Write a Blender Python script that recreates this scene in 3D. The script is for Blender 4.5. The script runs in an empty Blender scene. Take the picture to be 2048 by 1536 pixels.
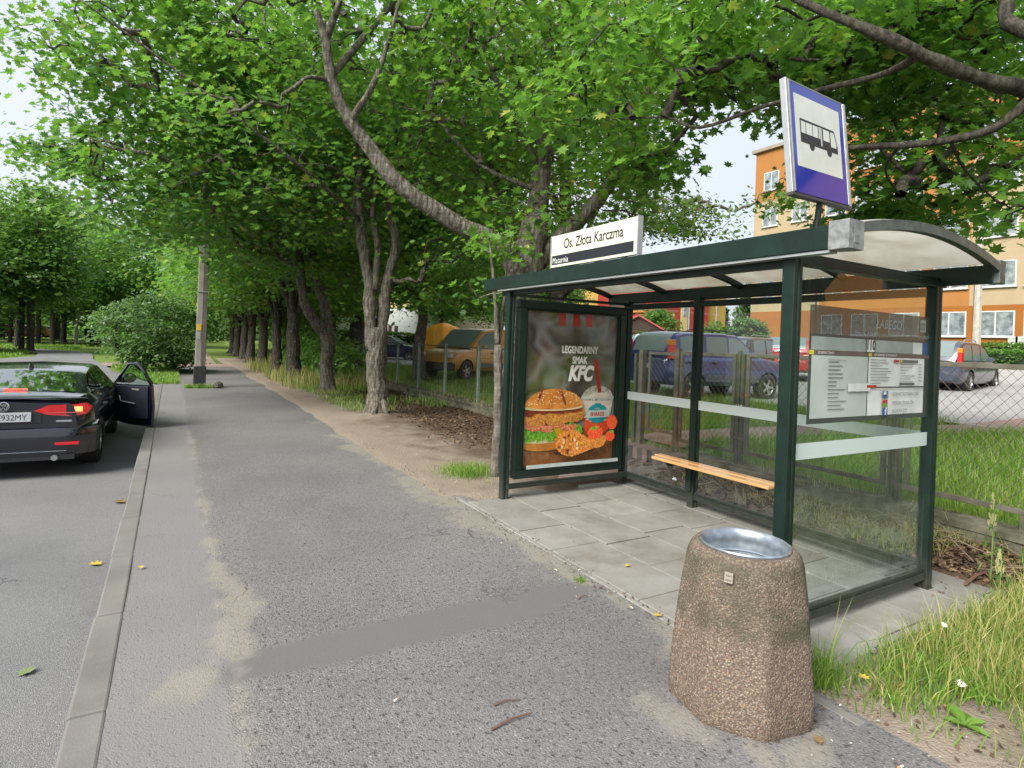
import bpy, bmesh, math, random
import numpy as np
from mathutils import Vector, Matrix

# ------------------------------------------------------------------ camera, world, sun, exposure
sc = bpy.context.scene
C = sc.collection
R = math.radians
YAW = R(30.5); EYE = 1.65; FPX = 1155.0; CXP, CYP = 1024.0, 685.5; ROLL = R(2.2)
cam = bpy.data.objects.new('camera', bpy.data.cameras.new('camera')); C.objects.link(cam)
cam.location = (0, 0, EYE)
cam.matrix_world = Matrix.Translation((0, 0, EYE)) @ Matrix.Rotation(-YAW, 4, 'Z') @ Matrix.Rotation(R(90), 4, 'X') @ Matrix.Rotation(ROLL, 4, 'Z')
cam.data.sensor_width = 36; cam.data.lens = FPX / 2048 * 36
cam.data.shift_y = (CYP - 768) / 2048 * 1.0
cam.data.clip_start = .05; cam.data.clip_end = 600
sc.camera = cam
SUN_EL, SUN_AZ = 40, 250
w = bpy.data.worlds.new('World'); sc.world = w; w.use_nodes = True
nt = w.node_tree; nt.nodes.clear()
o_ = nt.nodes.new('ShaderNodeOutputWorld'); bg = nt.nodes.new('ShaderNodeBackground'); bg.inputs[1].default_value = .12
sky = nt.nodes.new('ShaderNodeTexSky'); sky.sky_type = 'NISHITA'; sky.sun_disc = False
sky.sun_elevation = R(SUN_EL); sky.sun_rotation = R(SUN_AZ); sky.air_density = 1.3; sky.dust_density = 3
tc = nt.nodes.new('ShaderNodeTexCoord'); mp = nt.nodes.new('ShaderNodeMapping'); mp.inputs['Scale'].default_value = (1, 1, 3)
no = nt.nodes.new('ShaderNodeTexNoise'); no.inputs['Scale'].default_value = 1.6; no.inputs['Detail'].default_value = 5
rp = nt.nodes.new('ShaderNodeValToRGB'); rp.color_ramp.elements[0].position = .2; rp.color_ramp.elements[0].color = (.62, .62, .62, 1)
rp.color_ramp.elements[1].position = .62; rp.color_ramp.elements[1].color = (.97, .97, .97, 1)
mx = nt.nodes.new('ShaderNodeMix'); mx.data_type = 'RGBA'; mx.inputs[7].default_value = (4.6, 4.95, 5.5, 1)
L = nt.links.new
L(tc.outputs['Generated'], mp.inputs[0]); L(mp.outputs[0], no.inputs[0]); L(no.outputs[0], rp.inputs[0]); L(rp.outputs[0], mx.inputs[0])
L(sky.outputs[0], mx.inputs[6]); L(mx.outputs[2], bg.inputs[0]); L(bg.outputs[0], o_.inputs[0])
sun = bpy.data.objects.new('sun', bpy.data.lights.new('sun', 'SUN')); C.objects.link(sun)
sun.data.energy = 4.9; sun.data.angle = R(34); sun.data.color = (1, .96, .88)
sun.rotation_euler = (R(90 - SUN_EL), 0, R(180 - SUN_AZ))
sc.view_settings.view_transform = 'Standard'; sc.view_settings.look = 'None'; sc.view_settings.exposure = .7
sc.view_settings.gamma = 1; sc.view_settings.use_curve_mapping = False
sc.render.engine = 'CYCLES'
sc.cycles.max_bounces = 8; sc.cycles.diffuse_bounces = 6; sc.cycles.glossy_bounces = 3; sc.cycles.transmission_bounces = 6; sc.cycles.transparent_max_bounces = 12
sc.cycles.use_denoising = True; sc.cycles.caustics_reflective = False; sc.cycles.caustics_refractive = False

# ------------------------------------------------------------------ helpers
rnd = random.Random(7); nr = np.random.RandomState(11)
def ray(px, py):
    dx, dy = px - CXP, py - CYP
    u = dx * math.cos(ROLL) + dy * math.sin(ROLL); v = -dx * math.sin(ROLL) + dy * math.cos(ROLL)
    return Vector((FPX * math.sin(YAW) + u * math.cos(YAW), FPX * math.cos(YAW) - u * math.sin(YAW), -v))
def far(px, py, dist):       # survey: image direction plus a real distance along the view axis
    return Vector((0, 0, EYE)) + ray(px, py) * (dist / FPX)
def atY(px, py, y):
    r = ray(px, py); return Vector((0, 0, EYE)) + r * (y / r.y)
def atX(px, py, x):
    r = ray(px, py); return Vector((0, 0, EYE)) + r * (x / r.x)
def ss(t):
    t = np.clip(t, 0, 1); return t * t * (3 - 2 * t)
_NG = nr.rand(64, 64)
def vn(x, y, s=1.0):
    x = np.asarray(x, float) * s; y = np.asarray(y, float) * s
    xi = np.floor(x).astype(int); yi = np.floor(y).astype(int); fx = ss(x - xi); fy = ss(y - yi)
    g = lambda a, b: _NG[a % 64, b % 64]
    return (g(xi, yi) * (1 - fx) + g(xi + 1, yi) * fx) * (1 - fy) + (g(xi, yi + 1) * (1 - fx) + g(xi + 1, yi + 1) * fx) * fy
def fbm(x, y, s=1.0, o=4):
    return sum(vn(x, y, s * 2 ** i) * .5 ** i for i in range(o)) / sum(.5 ** i for i in range(o))
def tz(x, y):                # height of the ground beyond the fence
    x = np.asarray(x, float)
    return np.where(x < 6.2, 0, .22 + .18 * ss((x - 6.3) / 5) + .32 * ss((x - 13) / 6.5) + 1.18 * ss((x - 20) / 13))
def prop(o, label=None, cat=None, group=None, kind=None):
    if label: o['label'] = label
    if cat: o['category'] = cat
    if group: o['group'] = group
    if kind: o['kind'] = kind
    return o
def thing(name, label, cat, loc=(0, 0, 0), rz=0, group=None):
    o = bpy.data.objects.new(name, None); C.objects.link(o); o.location = loc; o.rotation_euler = (0, 0, rz); o.empty_display_size = .1
    return prop(o, label, cat, group)
def kids(o): return [c for c in C.objects if c.parent == o]
def dup(o, parent=None, _all=None):
    c = o.copy(); C.objects.link(c); c.parent = parent
    for ch in kids(o):
        if ch is not c: dup(ch, c)
    return c
def npmesh(name, v, polys, mats, mi=None, smooth=False):
    """v (N,3); polys = (loops flat array, counts array)"""
    me = bpy.data.meshes.new(name); fl, cn = polys
    me.vertices.add(len(v)); me.vertices.foreach_set('co', np.asarray(v, np.float32).ravel())
    me.loops.add(len(fl)); me.loops.foreach_set('vertex_index', np.asarray(fl, np.int32))
    me.polygons.add(len(cn)); st = np.zeros(len(cn), np.int32); st[1:] = np.cumsum(cn)[:-1]
    me.polygons.foreach_set('loop_start', st)
    try: me.polygons.foreach_set('loop_total', np.asarray(cn, np.int32))
    except Exception: pass
    for m in mats: me.materials.append(m)
    if mi is not None: me.polygons.foreach_set('material_index', np.asarray(mi, np.int32))
    me.update(calc_edges=True); me.validate()
    me.polygons.foreach_set('use_smooth', np.full(len(me.polygons), smooth))
    return me
class MB:
    def __init__(s, off=(0, 0, 0)): s.v = []; s.f = []; s.m = []; s.M = Matrix.Identity(4); s.off = Vector(off); s.mi = 0
    def add(s, vs, fs, mi=None):
        b = len(s.v); s.v += [tuple(s.M @ Vector(p) - s.off) for p in vs]; s.f += [[b + i for i in f] for f in fs]; s.m += [s.mi if mi is None else mi] * len(fs); return s
    def box(s, x0, x1, y0, y1, z0, z1, mi=None):
        return s.add([(x0, y0, z0), (x1, y0, z0), (x1, y1, z0), (x0, y1, z0), (x0, y0, z1), (x1, y0, z1), (x1, y1, z1), (x0, y1, z1)],
                     [(0, 3, 2, 1), (4, 5, 6, 7), (0, 1, 5, 4), (1, 2, 6, 5), (2, 3, 7, 6), (3, 0, 4, 7)], mi)
    def bar(s, a, b, wd, ht, mi=None, up=(0, 0, 1)):
        a = Vector(a); b = Vector(b); d = (b - a).normalized(); u = Vector(up)
        sd = d.cross(u).normalized(); u = sd.cross(d).normalized(); sd *= wd / 2; u *= ht / 2
        vs = [a - sd - u, a + sd - u, a + sd + u, a - sd + u, b - sd - u, b + sd - u, b + sd + u, b - sd + u]
        return s.add(vs, [(0, 1, 2, 3), (7, 6, 5, 4), (1, 0, 4, 5), (2, 1, 5, 6), (3, 2, 6, 7), (0, 3, 7, 4)], mi)
    def tube(s, pts, rad, n=6, mi=None, cap=True, jit=0):
        pts = [Vector(p) for p in pts]; k = len(pts); rad = [rad] * k if isinstance(rad, (int, float)) else rad
        vs = []; fs = []
        t0 = (pts[1] - pts[0]).normalized(); a = t0.orthogonal().normalized()
        for i, p in enumerate(pts):
            t = (pts[min(i + 1, k - 1)] - pts[max(i - 1, 0)]).normalized(); a = (a - t * a.dot(t)).normalized(); b = t.cross(a)
            for j in range(n):
                an = 2 * math.pi * j / n; vs.append(p + (a * math.cos(an) + b * math.sin(an)) * rad[i] * (1 + jit * (math.sin(3 * an + i * .5) + .7 * math.sin(5 * an - i * .8 + 1) + .5 * math.sin(8 * an + i * 1.3))))
        for i in range(k - 1):
            for j in range(n): fs.append((i * n + j, i * n + (j + 1) % n, (i + 1) * n + (j + 1) % n, (i + 1) * n + j))
        if cap: fs += [tuple(range(n))[::-1], tuple((k - 1) * n + j for j in range(n))]
        return s.add(vs, fs, mi)
    def lathe(s, prof, n=24, axis='z', c=(0, 0, 0), mi=None):
        vs = []; fs = []; k = len(prof)
        for r_, h in prof:
            for j in range(n):
                a = 2 * math.pi * j / n; p = (r_ * math.cos(a), r_ * math.sin(a), h)
                if axis == 'x': p = (p[2], p[0], p[1])
                if axis == 'y': p = (p[1], p[2], p[0])
                vs.append((p[0] + c[0], p[1] + c[1], p[2] + c[2]))
        for i in range(k - 1):
            for j in range(n): fs.append((i * n + j, i * n + (j + 1) % n, (i + 1) * n + (j + 1) % n, (i + 1) * n + j))
        return s.add(vs, fs, mi)
    def poly(s, pts, mi=None): return s.add(pts, [tuple(range(len(pts)))], mi)
    def prism(s, pts, z0, z1, mi=None):
        n = len(pts); vs = [(p[0], p[1], z0) for p in pts] + [(p[0], p[1], z1) for p in pts]
        return s.add(vs, [tuple(range(n))[::-1], tuple(range(n, 2 * n))] + [(i, (i + 1) % n, n + (i + 1) % n, n + i) for i in range(n)], mi)
    def text(s, txt, size, mi=None, bold=0, sx=1, align='CENTER', shear=0, depth=.0006, sp=1):
        cu = bpy.data.curves.new('t', 'FONT'); cu.body = txt; cu.size = size; cu.offset = bold * size; cu.align_x = align; cu.shear = shear; cu.extrude = depth; cu.space_character = sp
        ob = bpy.data.objects.new('t', cu); C.objects.link(ob); dg = bpy.context.evaluated_depsgraph_get()
        me = bpy.data.meshes.new_from_object(ob.evaluated_get(dg))
        s.add([(v.co.x * sx, v.co.y, v.co.z) for v in me.vertices], [tuple(p.vertices) for p in me.polygons], mi)
        bpy.data.objects.remove(ob); bpy.data.curves.remove(cu); bpy.data.meshes.remove(me); return s
    def build(s, name, mats, parent=None, smooth=False, bevel=0, seg=2, loc=None):
        me = bpy.data.meshes.new(name); me.from_pydata(s.v, [], s.f)
        mats = mats if isinstance(mats, (list, tuple)) else [mats]
        for m in mats: me.materials.append(m)
        me.polygons.foreach_set('material_index', s.m); me.polygons.foreach_set('use_smooth', [bool(smooth)] * len(s.f)); me.update()
        if smooth and smooth != 2: me.set_sharp_from_angle(angle=R(38))
        o = bpy.data.objects.new(name, me); C.objects.link(o)
        if parent: o.parent = parent
        if loc: o.location = loc
        if bevel:
            b = o.modifiers.new('b', 'BEVEL'); b.width = bevel; b.segments = seg; b.limit_method = 'ANGLE'; b.angle_limit = R(40)
        return o

# ------------------------------------------------------------------ materials
class NM:
    def __init__(s, name):
        s.m = bpy.data.materials.new(name); s.m.use_nodes = True; s.t = s.m.node_tree; s.t.nodes.clear()
        s.out = s.t.nodes.new('ShaderNodeOutputMaterial'); s._c = None
    def n(s, ty, ins=None, **kw):
        nd = s.t.nodes.new('ShaderNode' + ty)
        for k, v in kw.items(): setattr(nd, k, v)
        for k, v in (ins or {}).items(): s.set(nd.inputs[k], v)
        return nd
    def set(s, sock, v):
        if isinstance(v, bpy.types.NodeSocket): s.t.links.new(v, sock)
        elif isinstance(v, bpy.types.Node): s.t.links.new(v.outputs[0], sock)
        else:
            if sock.type == 'RGBA' and len(v) == 3: v = (*v, 1)
            sock.default_value = v
    def co(s):
        if s._c is None: s._c = s.n('TexCoord').outputs['Object']
        return s._c
    def wpos(s): return s.n('NewGeometry').outputs['Position']
    def noise(s, sc_, det=4, rough=.55, vec=None, dist=0):
        return s.n('TexNoise', {'Vector': vec if vec is not None else s.co(), 'Scale': sc_, 'Detail': det, 'Roughness': rough, 'Distortion': dist}).outputs[0]
    def vor(s, sc_, feature='F1', vec=None, rnd_=1):
        return s.n('TexVoronoi', {'Vector': vec if vec is not None else s.co(), 'Scale': sc_, 'Randomness': rnd_}, feature=feature)
    def ramp(s, f, stops):
        r = s.n('ValToRGB', {0: f}); e = r.color_ramp.elements
        while len(e) < len(stops): e.new(.5)
        for i, (p, c) in enumerate(stops): e[i].position = p; e[i].color = (*c, 1) if len(c) == 3 else c
        return r.outputs[0]
    def g(s, f, a, b): return s.ramp(f, [(a, (0, 0, 0)), (b, (1, 1, 1))])
    def mix(s, f, a, b, bt='MIX'):
        nd = s.n('Mix', data_type='RGBA', blend_type=bt); s.set(nd.inputs[0], f); s.set(nd.inputs[6], a); s.set(nd.inputs[7], b); return nd.outputs[2]
    def math(s, op, a, b=0.0, clamp=False):
        nd = s.n('Math', operation=op, use_clamp=clamp); s.set(nd.inputs[0], a); s.set(nd.inputs[1], b); return nd.outputs[0]
    def bump(s, h, st=.5, d=.01, nrm=None):
        nd = s.n('Bump', {'Height': h, 'Strength': st, 'Distance': d})
        if nrm is not None: s.set(nd.inputs['Normal'], nrm)
        return nd.outputs[0]
    def bsdf(s, base, rough=.6, metal=0, bump=None, spec=.5, **kw):
        b = s.n('BsdfPrincipled'); s.set(b.inputs['Base Color'], base); s.set(b.inputs['Roughness'], rough); s.set(b.inputs['Metallic'], metal); b.inputs['Specular IOR Level'].default_value = spec
        if bump is not None: s.set(b.inputs['Normal'], bump)
        for k, v in kw.items(): s.set(b.inputs[k.replace('_', ' ')], v)
        return b.outputs[0]
    def end(s, sh): s.t.links.new(sh, s.out.inputs[0]); return s.m
MATS = {}
def mt(name, c, rough=.5, c2=None, sc_=6, metal=0, bump=0, bs=40, spec=.5, **kw):
    if name in MATS: return MATS[name]
    m = NM(name); c2 = c2 or tuple(x * .75 for x in c)
    f = m.g(m.noise(sc_, 5), .35, .65); col = m.mix(f, c, c2); bp = m.bump(m.noise(bs, 3), bump, .004) if bump else None
    rg = m.math('ADD', m.math('MULTIPLY', m.noise(sc_ * 3, 4), .16), rough - .08, True)
    MATS[name] = m.end(m.bsdf(col, rg, metal, bp, spec, **kw)); return MATS[name]
def emis(name, c, st):
    m = NM(name); return m.end(m.bsdf(c, .3, 0, None, .5, Emission_Color=c, Emission_Strength=st))
def leafmat(name, stops, tr=(.28, .60, .06), trf=.42, rough=.38, green=.55):
    m = NM(name); r_ = m.n('NewGeometry').outputs['Random Per Island']; col = m.ramp(r_, stops)
    cl = m.g(m.noise(1.1, 2, vec=m.wpos()), .36, .66)
    col = m.mix(m.math('MULTIPLY', cl, green), col, m.mix(.6, col, (.20, .36, .04)))
    b = m.bsdf(col, rough, 0, None, .5); t = m.n('BsdfTranslucent', {0: m.mix(.55, col, tr)}).outputs[0]
    ms = m.n('MixShader', {0: trf, 1: b, 2: t}).outputs[0]; return m.end(ms)
def asphalt(name, base, agg=95, attr=False, sandy=0):
    m = NM(name); p = m.wpos(); v = m.vor(agg, vec=p); v2 = m.vor(agg * 2.3, vec=p)
    st = m.ramp(m.n('SeparateColor', {0: v.outputs['Color']}).outputs[0], [(0, tuple(x * .62 for x in base)), (.45, base), (.8, tuple(x * 1.22 for x in base)), (.97, tuple(x * 1.35 for x in base)), (1, tuple(x * 2.2 for x in base))])
    fn = m.mix(m.noise(agg * 2, 3, vec=p), tuple(x * .72 for x in base), tuple(x * 1.2 for x in base))
    big = m.noise(.55, 6, .6, vec=p); col = m.mix(.42, st, fn)
    col = m.mix(1, col, m.ramp(big, [(.3, (.8, .8, .81)), (.5, (1, 1, 1)), (.72, (1.16, 1.14, 1.1))]), 'MULTIPLY')
    pit = m.g(v.outputs['Distance'], .05, .62); hgt = m.math('ADD', m.math('MULTIPLY', pit, -1), m.math('MULTIPLY', v2.outputs['Distance'], -.4))
    pits = m.g(m.noise(agg * .33, 2, .5, vec=p), .60, .68)
    # cracks
    wv = m.n('VectorMath', {0: p, 1: m.n('VectorMath', {0: m.n('TexNoise', {'Vector': p, 'Scale': 2.2, 'Detail': 5}).outputs['Color'], 1: (.9, .9, .9)}, operation='MULTIPLY').outputs[0]}, operation='ADD').outputs[0]
    ck = m.vor(.8, 'DISTANCE_TO_EDGE', vec=wv); ckm = m.math('MULTIPLY', m.ramp(ck.outputs['Distance'], [(0, (1, 1, 1)), (.012, (0, 0, 0))]), m.g(m.noise(.7, 2, vec=p), .57, .66))
    if attr:
        sm = m.n('Attribute', attribute_name='smooth_a').outputs['Fac']; sd = m.n('Attribute', attribute_name='sand').outputs['Fac']; pt = m.n('Attribute', attribute_name='patch').outputs['Fac']
        fine = m.mix(m.noise(260, 4, .7, vec=p), tuple(x * .90 for x in base), tuple(x * 1.36 for x in base))
        fine = m.mix(1, fine, m.ramp(big, [(.3, (.92, .92, .92)), (.7, (1.1, 1.09, 1.07))]), 'MULTIPLY')
        col = m.mix(pits, col, tuple(x * .5 for x in base)); col = m.mix(m.math('MULTIPLY', sm, .85), col, fine)
        col = m.mix(pt, col, m.mix(m.noise(300, 3, vec=p), tuple(x * .62 for x in base), tuple(x * .95 for x in base)))
        sdn = m.math('MULTIPLY', sd, m.g(m.noise(40, 5, .7, vec=p), .22, .5)); col = m.mix(m.math('MULTIPLY', sdn, .8), col, m.mix(m.noise(90, 4, vec=p), (.215, .195, .155), (.285, .26, .21)))
        keep = m.math('SUBTRACT', 1.0, m.math('MAXIMUM', m.math('MULTIPLY', sm, .6), m.math('MAXIMUM', m.math('MULTIPLY', pt, .9), m.math('MULTIPLY', sdn, .8))))
        hgt = m.math('MULTIPLY', m.math('SUBTRACT', hgt, m.math('MULTIPLY', pits, 1.2)), keep)
    col = m.mix(m.math('MULTIPLY', ckm, .5), col, (.03, .03, .03)); hgt = m.math('SUBTRACT', hgt, m.math('MULTIPLY', ckm, 2))
    return m.end(m.bsdf(col, .88, 0, m.bump(hgt, .55, .006), .25))
def bark(name, c=(.15, .13, .105), c2=(.055, .047, .038), moss=.25):
    m = NM(name); mp_ = m.n('Mapping', {0: m.co(), 3: (1, 1, .22)}).outputs[0]
    f = m.noise(26, 8, .72, mp_); v = m.vor(20, vec=mp_); col = m.mix(m.g(f, .40, .58), c2, c); col = m.mix(m.g(v.outputs['Distance'], .45, .8), col, c2)
    rings = m.noise(9, 4, .6, m.n('Mapping', {0: m.co(), 3: (.5, .5, 3.2)}).outputs[0]); col = m.mix(m.math('MULTIPLY', m.g(rings, .5, .7), .45), col, tuple(x * 1.5 for x in c))
    col = m.mix(m.math('MULTIPLY', m.g(m.noise(2.3, 5, .6), .52, .66), moss), col, (.13, .15, .075))
    col = m.mix(m.math('MULTIPLY', m.g(m.noise(7, 4, .7), .63, .68), .6), col, (.27, .30, .26))
    h = m.math('ADD', f, m.math('MULTIPLY', v.outputs['Distance'], .8)); return m.end(m.bsdf(col, .9, 0, m.bump(h, 1.0, .035), .2))

GREEN = NM('shelter_green_paint'); _c = GREEN.mix(GREEN.g(GREEN.noise(6, 5, .7), .4, .7), (.0035, .013, .010), (.007, .021, .016)); _c = GREEN.mix(GREEN.math('MULTIPLY', GREEN.g(GREEN.noise(55, 6, .8), .60, .72), .35), _c, (.09, .10, .09)); _c = GREEN.mix(GREEN.math('MULTIPLY', GREEN.ramp(GREEN.n('SeparateXYZ', {0: GREEN.wpos()}).outputs[2], [(.02, (1, 1, 1)), (.3, (0, 0, 0))]), GREEN.math('MULTIPLY', GREEN.noise(20, 4), .7)), _c, (.10, .09, .07)); GREEN = GREEN.end(GREEN.bsdf(_c, GREEN.math('ADD', GREEN.math('MULTIPLY', GREEN.noise(14, 5), .3), .25), 0, GREEN.bump(GREEN.noise(90, 3), .08, .003), .35))
GREYCAP = mt('weathered_grey_cast', (.24, .25, .25), .5, (.12, .13, .13), 25, bump=.15)
BLACKP = mt('black_plastic', (.015, .015, .016), .45)
WHITEP = mt('white_enamel', (.62, .63, .60), .35, (.55, .56, .53))
CHROME = mt('chrome_metal', (.7, .7, .72), .15, metal=1)
ALU = mt('aluminium_edge', (.45, .47, .48), .4, (.36, .37, .38), metal=.6)
GALV = NM('galvanised_steel'); _c = GALV.mix(GALV.g(GALV.vor(28).outputs['Distance'], .1, .8), (.42, .47, .52), (.28, .33, .38)); GALV = GALV.end(GALV.bsdf(GALV.mix(GALV.g(GALV.noise(6, 5), .5, .7), _c, (.20, .22, .24)), .38, .75))
CONC = mt('old_concrete', (.24, .225, .195), .9, (.12, .115, .10), 7, bump=.5, bs=60, spec=.2)
PLINTH = mt('mossy_concrete', (.17, .16, .12), .95, (.055, .055, .038), 5, bump=.8, bs=30, spec=.1)
WOODB = NM('varnished_pine'); _p = WOODB.n('Mapping', {0: WOODB.co(), 3: (14, 1.2, 14)}).outputs[0]; WOODB = WOODB.end(WOODB.bsdf(WOODB.mix(WOODB.g(WOODB.noise(5, 6, .6, _p), .3, .7), (.68, .40, .18), (.50, .25, .09)), .28, 0, None, .5, Coat_Weight=.4))
def glassmat(name, tint=(.93, .96, .95), dirt=.06, rf=1.0):
    m = NM(name); tr = m.n('BsdfTransparent', {0: tint}).outputs[0]; gl = m.n('BsdfGlossy', {0: (1, 1, 1), 1: .015}).outputs[0]
    df = m.n('BsdfDiffuse', {0: (.55, .58, .56)}).outputs[0]; fr = m.math('MULTIPLY', m.n('Fresnel', {0: 1.5}).outputs[0], m.math('SUBTRACT', 1.0, m.n('NewGeometry').outputs['Backfacing']))
    sp = m.n('SeparateXYZ', {0: m.wpos()}).outputs[2]; low = m.ramp(sp, [(.12, (1, 1, 1)), (.75, (.12, .12, .12))])
    a = m.n('MixShader', {0: m.math('MULTIPLY', m.math('MULTIPLY', m.g(m.noise(7, 6, .7), .35, .75), low), dirt * 4, True), 1: tr, 2: df}).outputs[0]
    return m.end(m.n('MixShader', {0: m.math('MULTIPLY', fr, rf, True), 1: a, 2: gl}).outputs[0])
PANE = glassmat('shelter_glass', dirt=.028, rf=1.25)
FROST = NM('frosted_film'); FROST = FROST.end(FROST.n('MixShader', {0: .16, 1: FROST.bsdf((.56, .64, .63), .5), 2: FROST.n('BsdfTransparent').outputs[0]}).outputs[0])
_m = NM('milky_roof_sheet'); _c = _m.mix(_m.g(_m.noise(3.5, 5), .4, .7), (.80, .79, .75), (.66, .62, .54)); _a = _m.n('BsdfTranslucent', {0: _c}).outputs[0]; _b = _m.bsdf(_c, .25)
_t = _m.n('BsdfTransparent', {0: (.8, .8, .78)}).outputs[0]
ROOFM = _m.end(_m.n('MixShader', {0: .12, 1: _m.n('MixShader', {0: .62, 1: _b, 2: _a}).outputs[0], 2: _t}).outputs[0])
CARGLASS = NM('car_glass'); CARGLASS = CARGLASS.end(CARGLASS.n('MixShader', {0: .42, 1: CARGLASS.bsdf((.008, .010, .010), .05, 0, None, .9), 2: CARGLASS.n('BsdfGlossy', {0: (.8, .86, .86), 1: .02}).outputs[0]}).outputs[0])
CARGLASSL = NM('light_car_glass'); CARGLASSL = CARGLASSL.end(CARGLASSL.bsdf((.16, .20, .20), .10, 0, None, .35))
TYRE = mt('tyre_rubber', (.02, .02, .02), .85, (.035, .033, .03), bump=.2)
RIMM = mt('alloy_rim', (.5, .5, .5), .35, metal=.7)
REDL = NM('red_lens'); REDL = REDL.end(REDL.bsdf((.42, .008, .01), .15, 0, None, .6, Coat_Weight=.6, Emission_Color=(.6, .01, .01), Emission_Strength=.12))
LITL = emis('lit_tail_lamp', (1.0, .22, .06), 1.9)
AMBL = mt('amber_lens', (.7, .22, .02), .2)
PLATEM = mt('plate_white', (.40, .43, .45), .5, (.36, .39, .41))
def paint(n, c, coat=1, r_=.3): 
    return mt(n, c, r_, tuple(x * .92 for x in c), Coat_Weight=coat, Coat_Roughness=.04)
BARK = bark('maple_bark', (.19, .17, .145), (.065, .056, .046)); BARK2 = bark('dark_bark', (.085, .074, .06), (.03, .026, .022), .15); BARKS = bark('thin_bark', (.19, .175, .15), (.09, .08, .066), .1)
G1 = [(0, (.030, .085, .038)), (.3, (.066, .172, .055)), (.62, (.105, .235, .044)), (.9, (.17, .31, .045)), (.975, (.22, .28, .04)), (1, (.42, .27, .07))]
G2 = [(0, (.020, .062, .022)), (.25, (.045, .12, .034)), (.6, (.085, .20, .034)), (.93, (.15, .28, .035)), (1, (.38, .30, .06))]
G3 = [(0, (.055, .095, .03)), (.5, (.10, .16, .045)), (.85, (.16, .21, .05)), (1, (.34, .22, .07))]
LEAF = leafmat('maple_leaf', G1); LEAFN = leafmat('near_maple_leaf', G2, trf=.45); LEAFB = leafmat('pale_leaf', G3)
LEAFD = leafmat('dark_far_leaf', [(0, (.045, .12, .035)), (1, (.12, .25, .06))], trf=.42); NEEDLE = leafmat('spruce_needles', [(0, (.025, .06, .012)), (1, (.07, .15, .02))], trf=.15)
PINE = leafmat('pine_needles', [(0, (.012, .028, .014)), (1, (.03, .06, .025))], trf=.1)
SHRUB = leafmat('shrub_leaf', [(0, (.04, .09, .02)), (.6, (.08, .16, .035)), (1, (.14, .24, .06))])
GRASSM = leafmat('grass_blades', [(0, (.08, .17, .02)), (.5, (.15, .27, .04)), (.85, (.24, .34, .07)), (1, (.42, .40, .16))], trf=.35, green=.2)
BUSHM = leafmat('grey_green_bush_leaf', [(0, (.05, .095, .045)), (.6, (.10, .165, .075)), (1, (.18, .25, .12))], green=.2)
DRYM = leafmat('dry_grass', [(0, (.12, .19, .03)), (.4, (.27, .29, .08)), (1, (.50, .41, .19))], tr=(.4, .4, .1), trf=.25, green=.1)
LITTER = leafmat('dead_leaves', [(0, (.035, .02, .013)), (.55, (.09, .05, .03)), (.9, (.17, .10, .055)), (1, (.30, .23, .11))], tr=(.2, .1, .03), trf=.05, rough=.8, green=0)
# ------------------------------------------------------------------ the setting
ASPH = asphalt('old_coarse_asphalt', (.153, .148, .148), 115, True); ROADM = asphalt('road_asphalt', (.168, .168, .172), 190); PARKM = asphalt('car_park_asphalt', (.30, .295, .285), 60)
def grid_sheet(name, xs, ys, zf, mat, attrs=None, smooth=True):
    X, Y = np.meshgrid(xs, ys); nx, ny = len(xs), len(ys); Z = zf(X, Y)
    i = np.arange((ny - 1) * (nx - 1)); r_, c_ = i // (nx - 1), i % (nx - 1); a = r_ * nx + c_
    fl = np.stack([a, a + 1, a + nx + 1, a + nx], 1).ravel()
    me = npmesh(name, np.stack([X.ravel(), Y.ravel(), Z.ravel()], 1), (fl, np.full(len(i), 4)), [mat], smooth=smooth)
    for k, f in (attrs or {}).items():
        at = me.attributes.new(k, 'FLOAT', 'POINT'); at.data.foreach_set('value', np.clip(f(X, Y), 0, 1).ravel().astype(np.float32))
    o = bpy.data.objects.new(name, me); C.objects.link(o); return prop(o, kind='structure')
_m = NM('soil_and_grass_ground'); _p = _m.wpos(); _f = _m.noise(1.3, 6, .6, _p)
GROUND = _m.end(_m.bsdf(_m.mix(_m.g(_m.noise(.9, 5, .6, _p), .4, .68), _m.mix(_m.noise(30, 4, vec=_p), (.08, .15, .025), (.14, .23, .045)), _m.mix(_f, (.21, .21, .08), (.13, .19, .045))), .95, 0, _m.bump(_m.noise(60, 4, vec=_p), .8, .03), .1))
def gz(X, Y):
    left = np.where((X > -7.3) & (Y < 26) & (X < 2.0), -.42, np.where(X < 6.1, -.06, 0)); left = np.where((X < 6.2) & (X >= 2.0) & (Y < 40), -.12, left)
    return np.where(X >= 6.2, tz(X, Y), left) + .03 * (fbm(X, Y, .4) - .5)
xs = np.concatenate([np.arange(-260, -20, 12), np.arange(-20, -8, 1), np.arange(-8, 6, .5), [6.0, 6.19, 6.21], np.arange(6.5, 16, .4), np.arange(16, 36, 1), np.arange(36, 320, 14)])
ys = np.concatenate([np.arange(-200, -12, 12), np.arange(-12, 26, .5), np.arange(26, 60, 1), np.arange(60, 340, 14)])
grid_sheet('ground', xs, ys, gz, GROUND)
def roadz(y): return -.25 + .25 * ss((y - 12) / 8)
mb = MB(); yy = list(range(-14, 22, 2))
rows = [(-7.2, y, -.32, y) for y in yy] + [(-9, 22, -.8, 22), (-40, 24, -1.3, 24), (-40, 26, -1.9, 26.5), (-40, 29, -2.3, 29.5), (-40, 32.5, -2.9, 33), (-6.9, 35.3, -3.4, 36), (-6.1, 38.1, -3.8, 40), (-6.5, 42, -4.2, 43.6), (-8, 46, -5.6, 47.4), (-13, 49.5, -9, 51.5), (-40, 56, -40, 61)]
vs = []; fs = []
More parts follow.
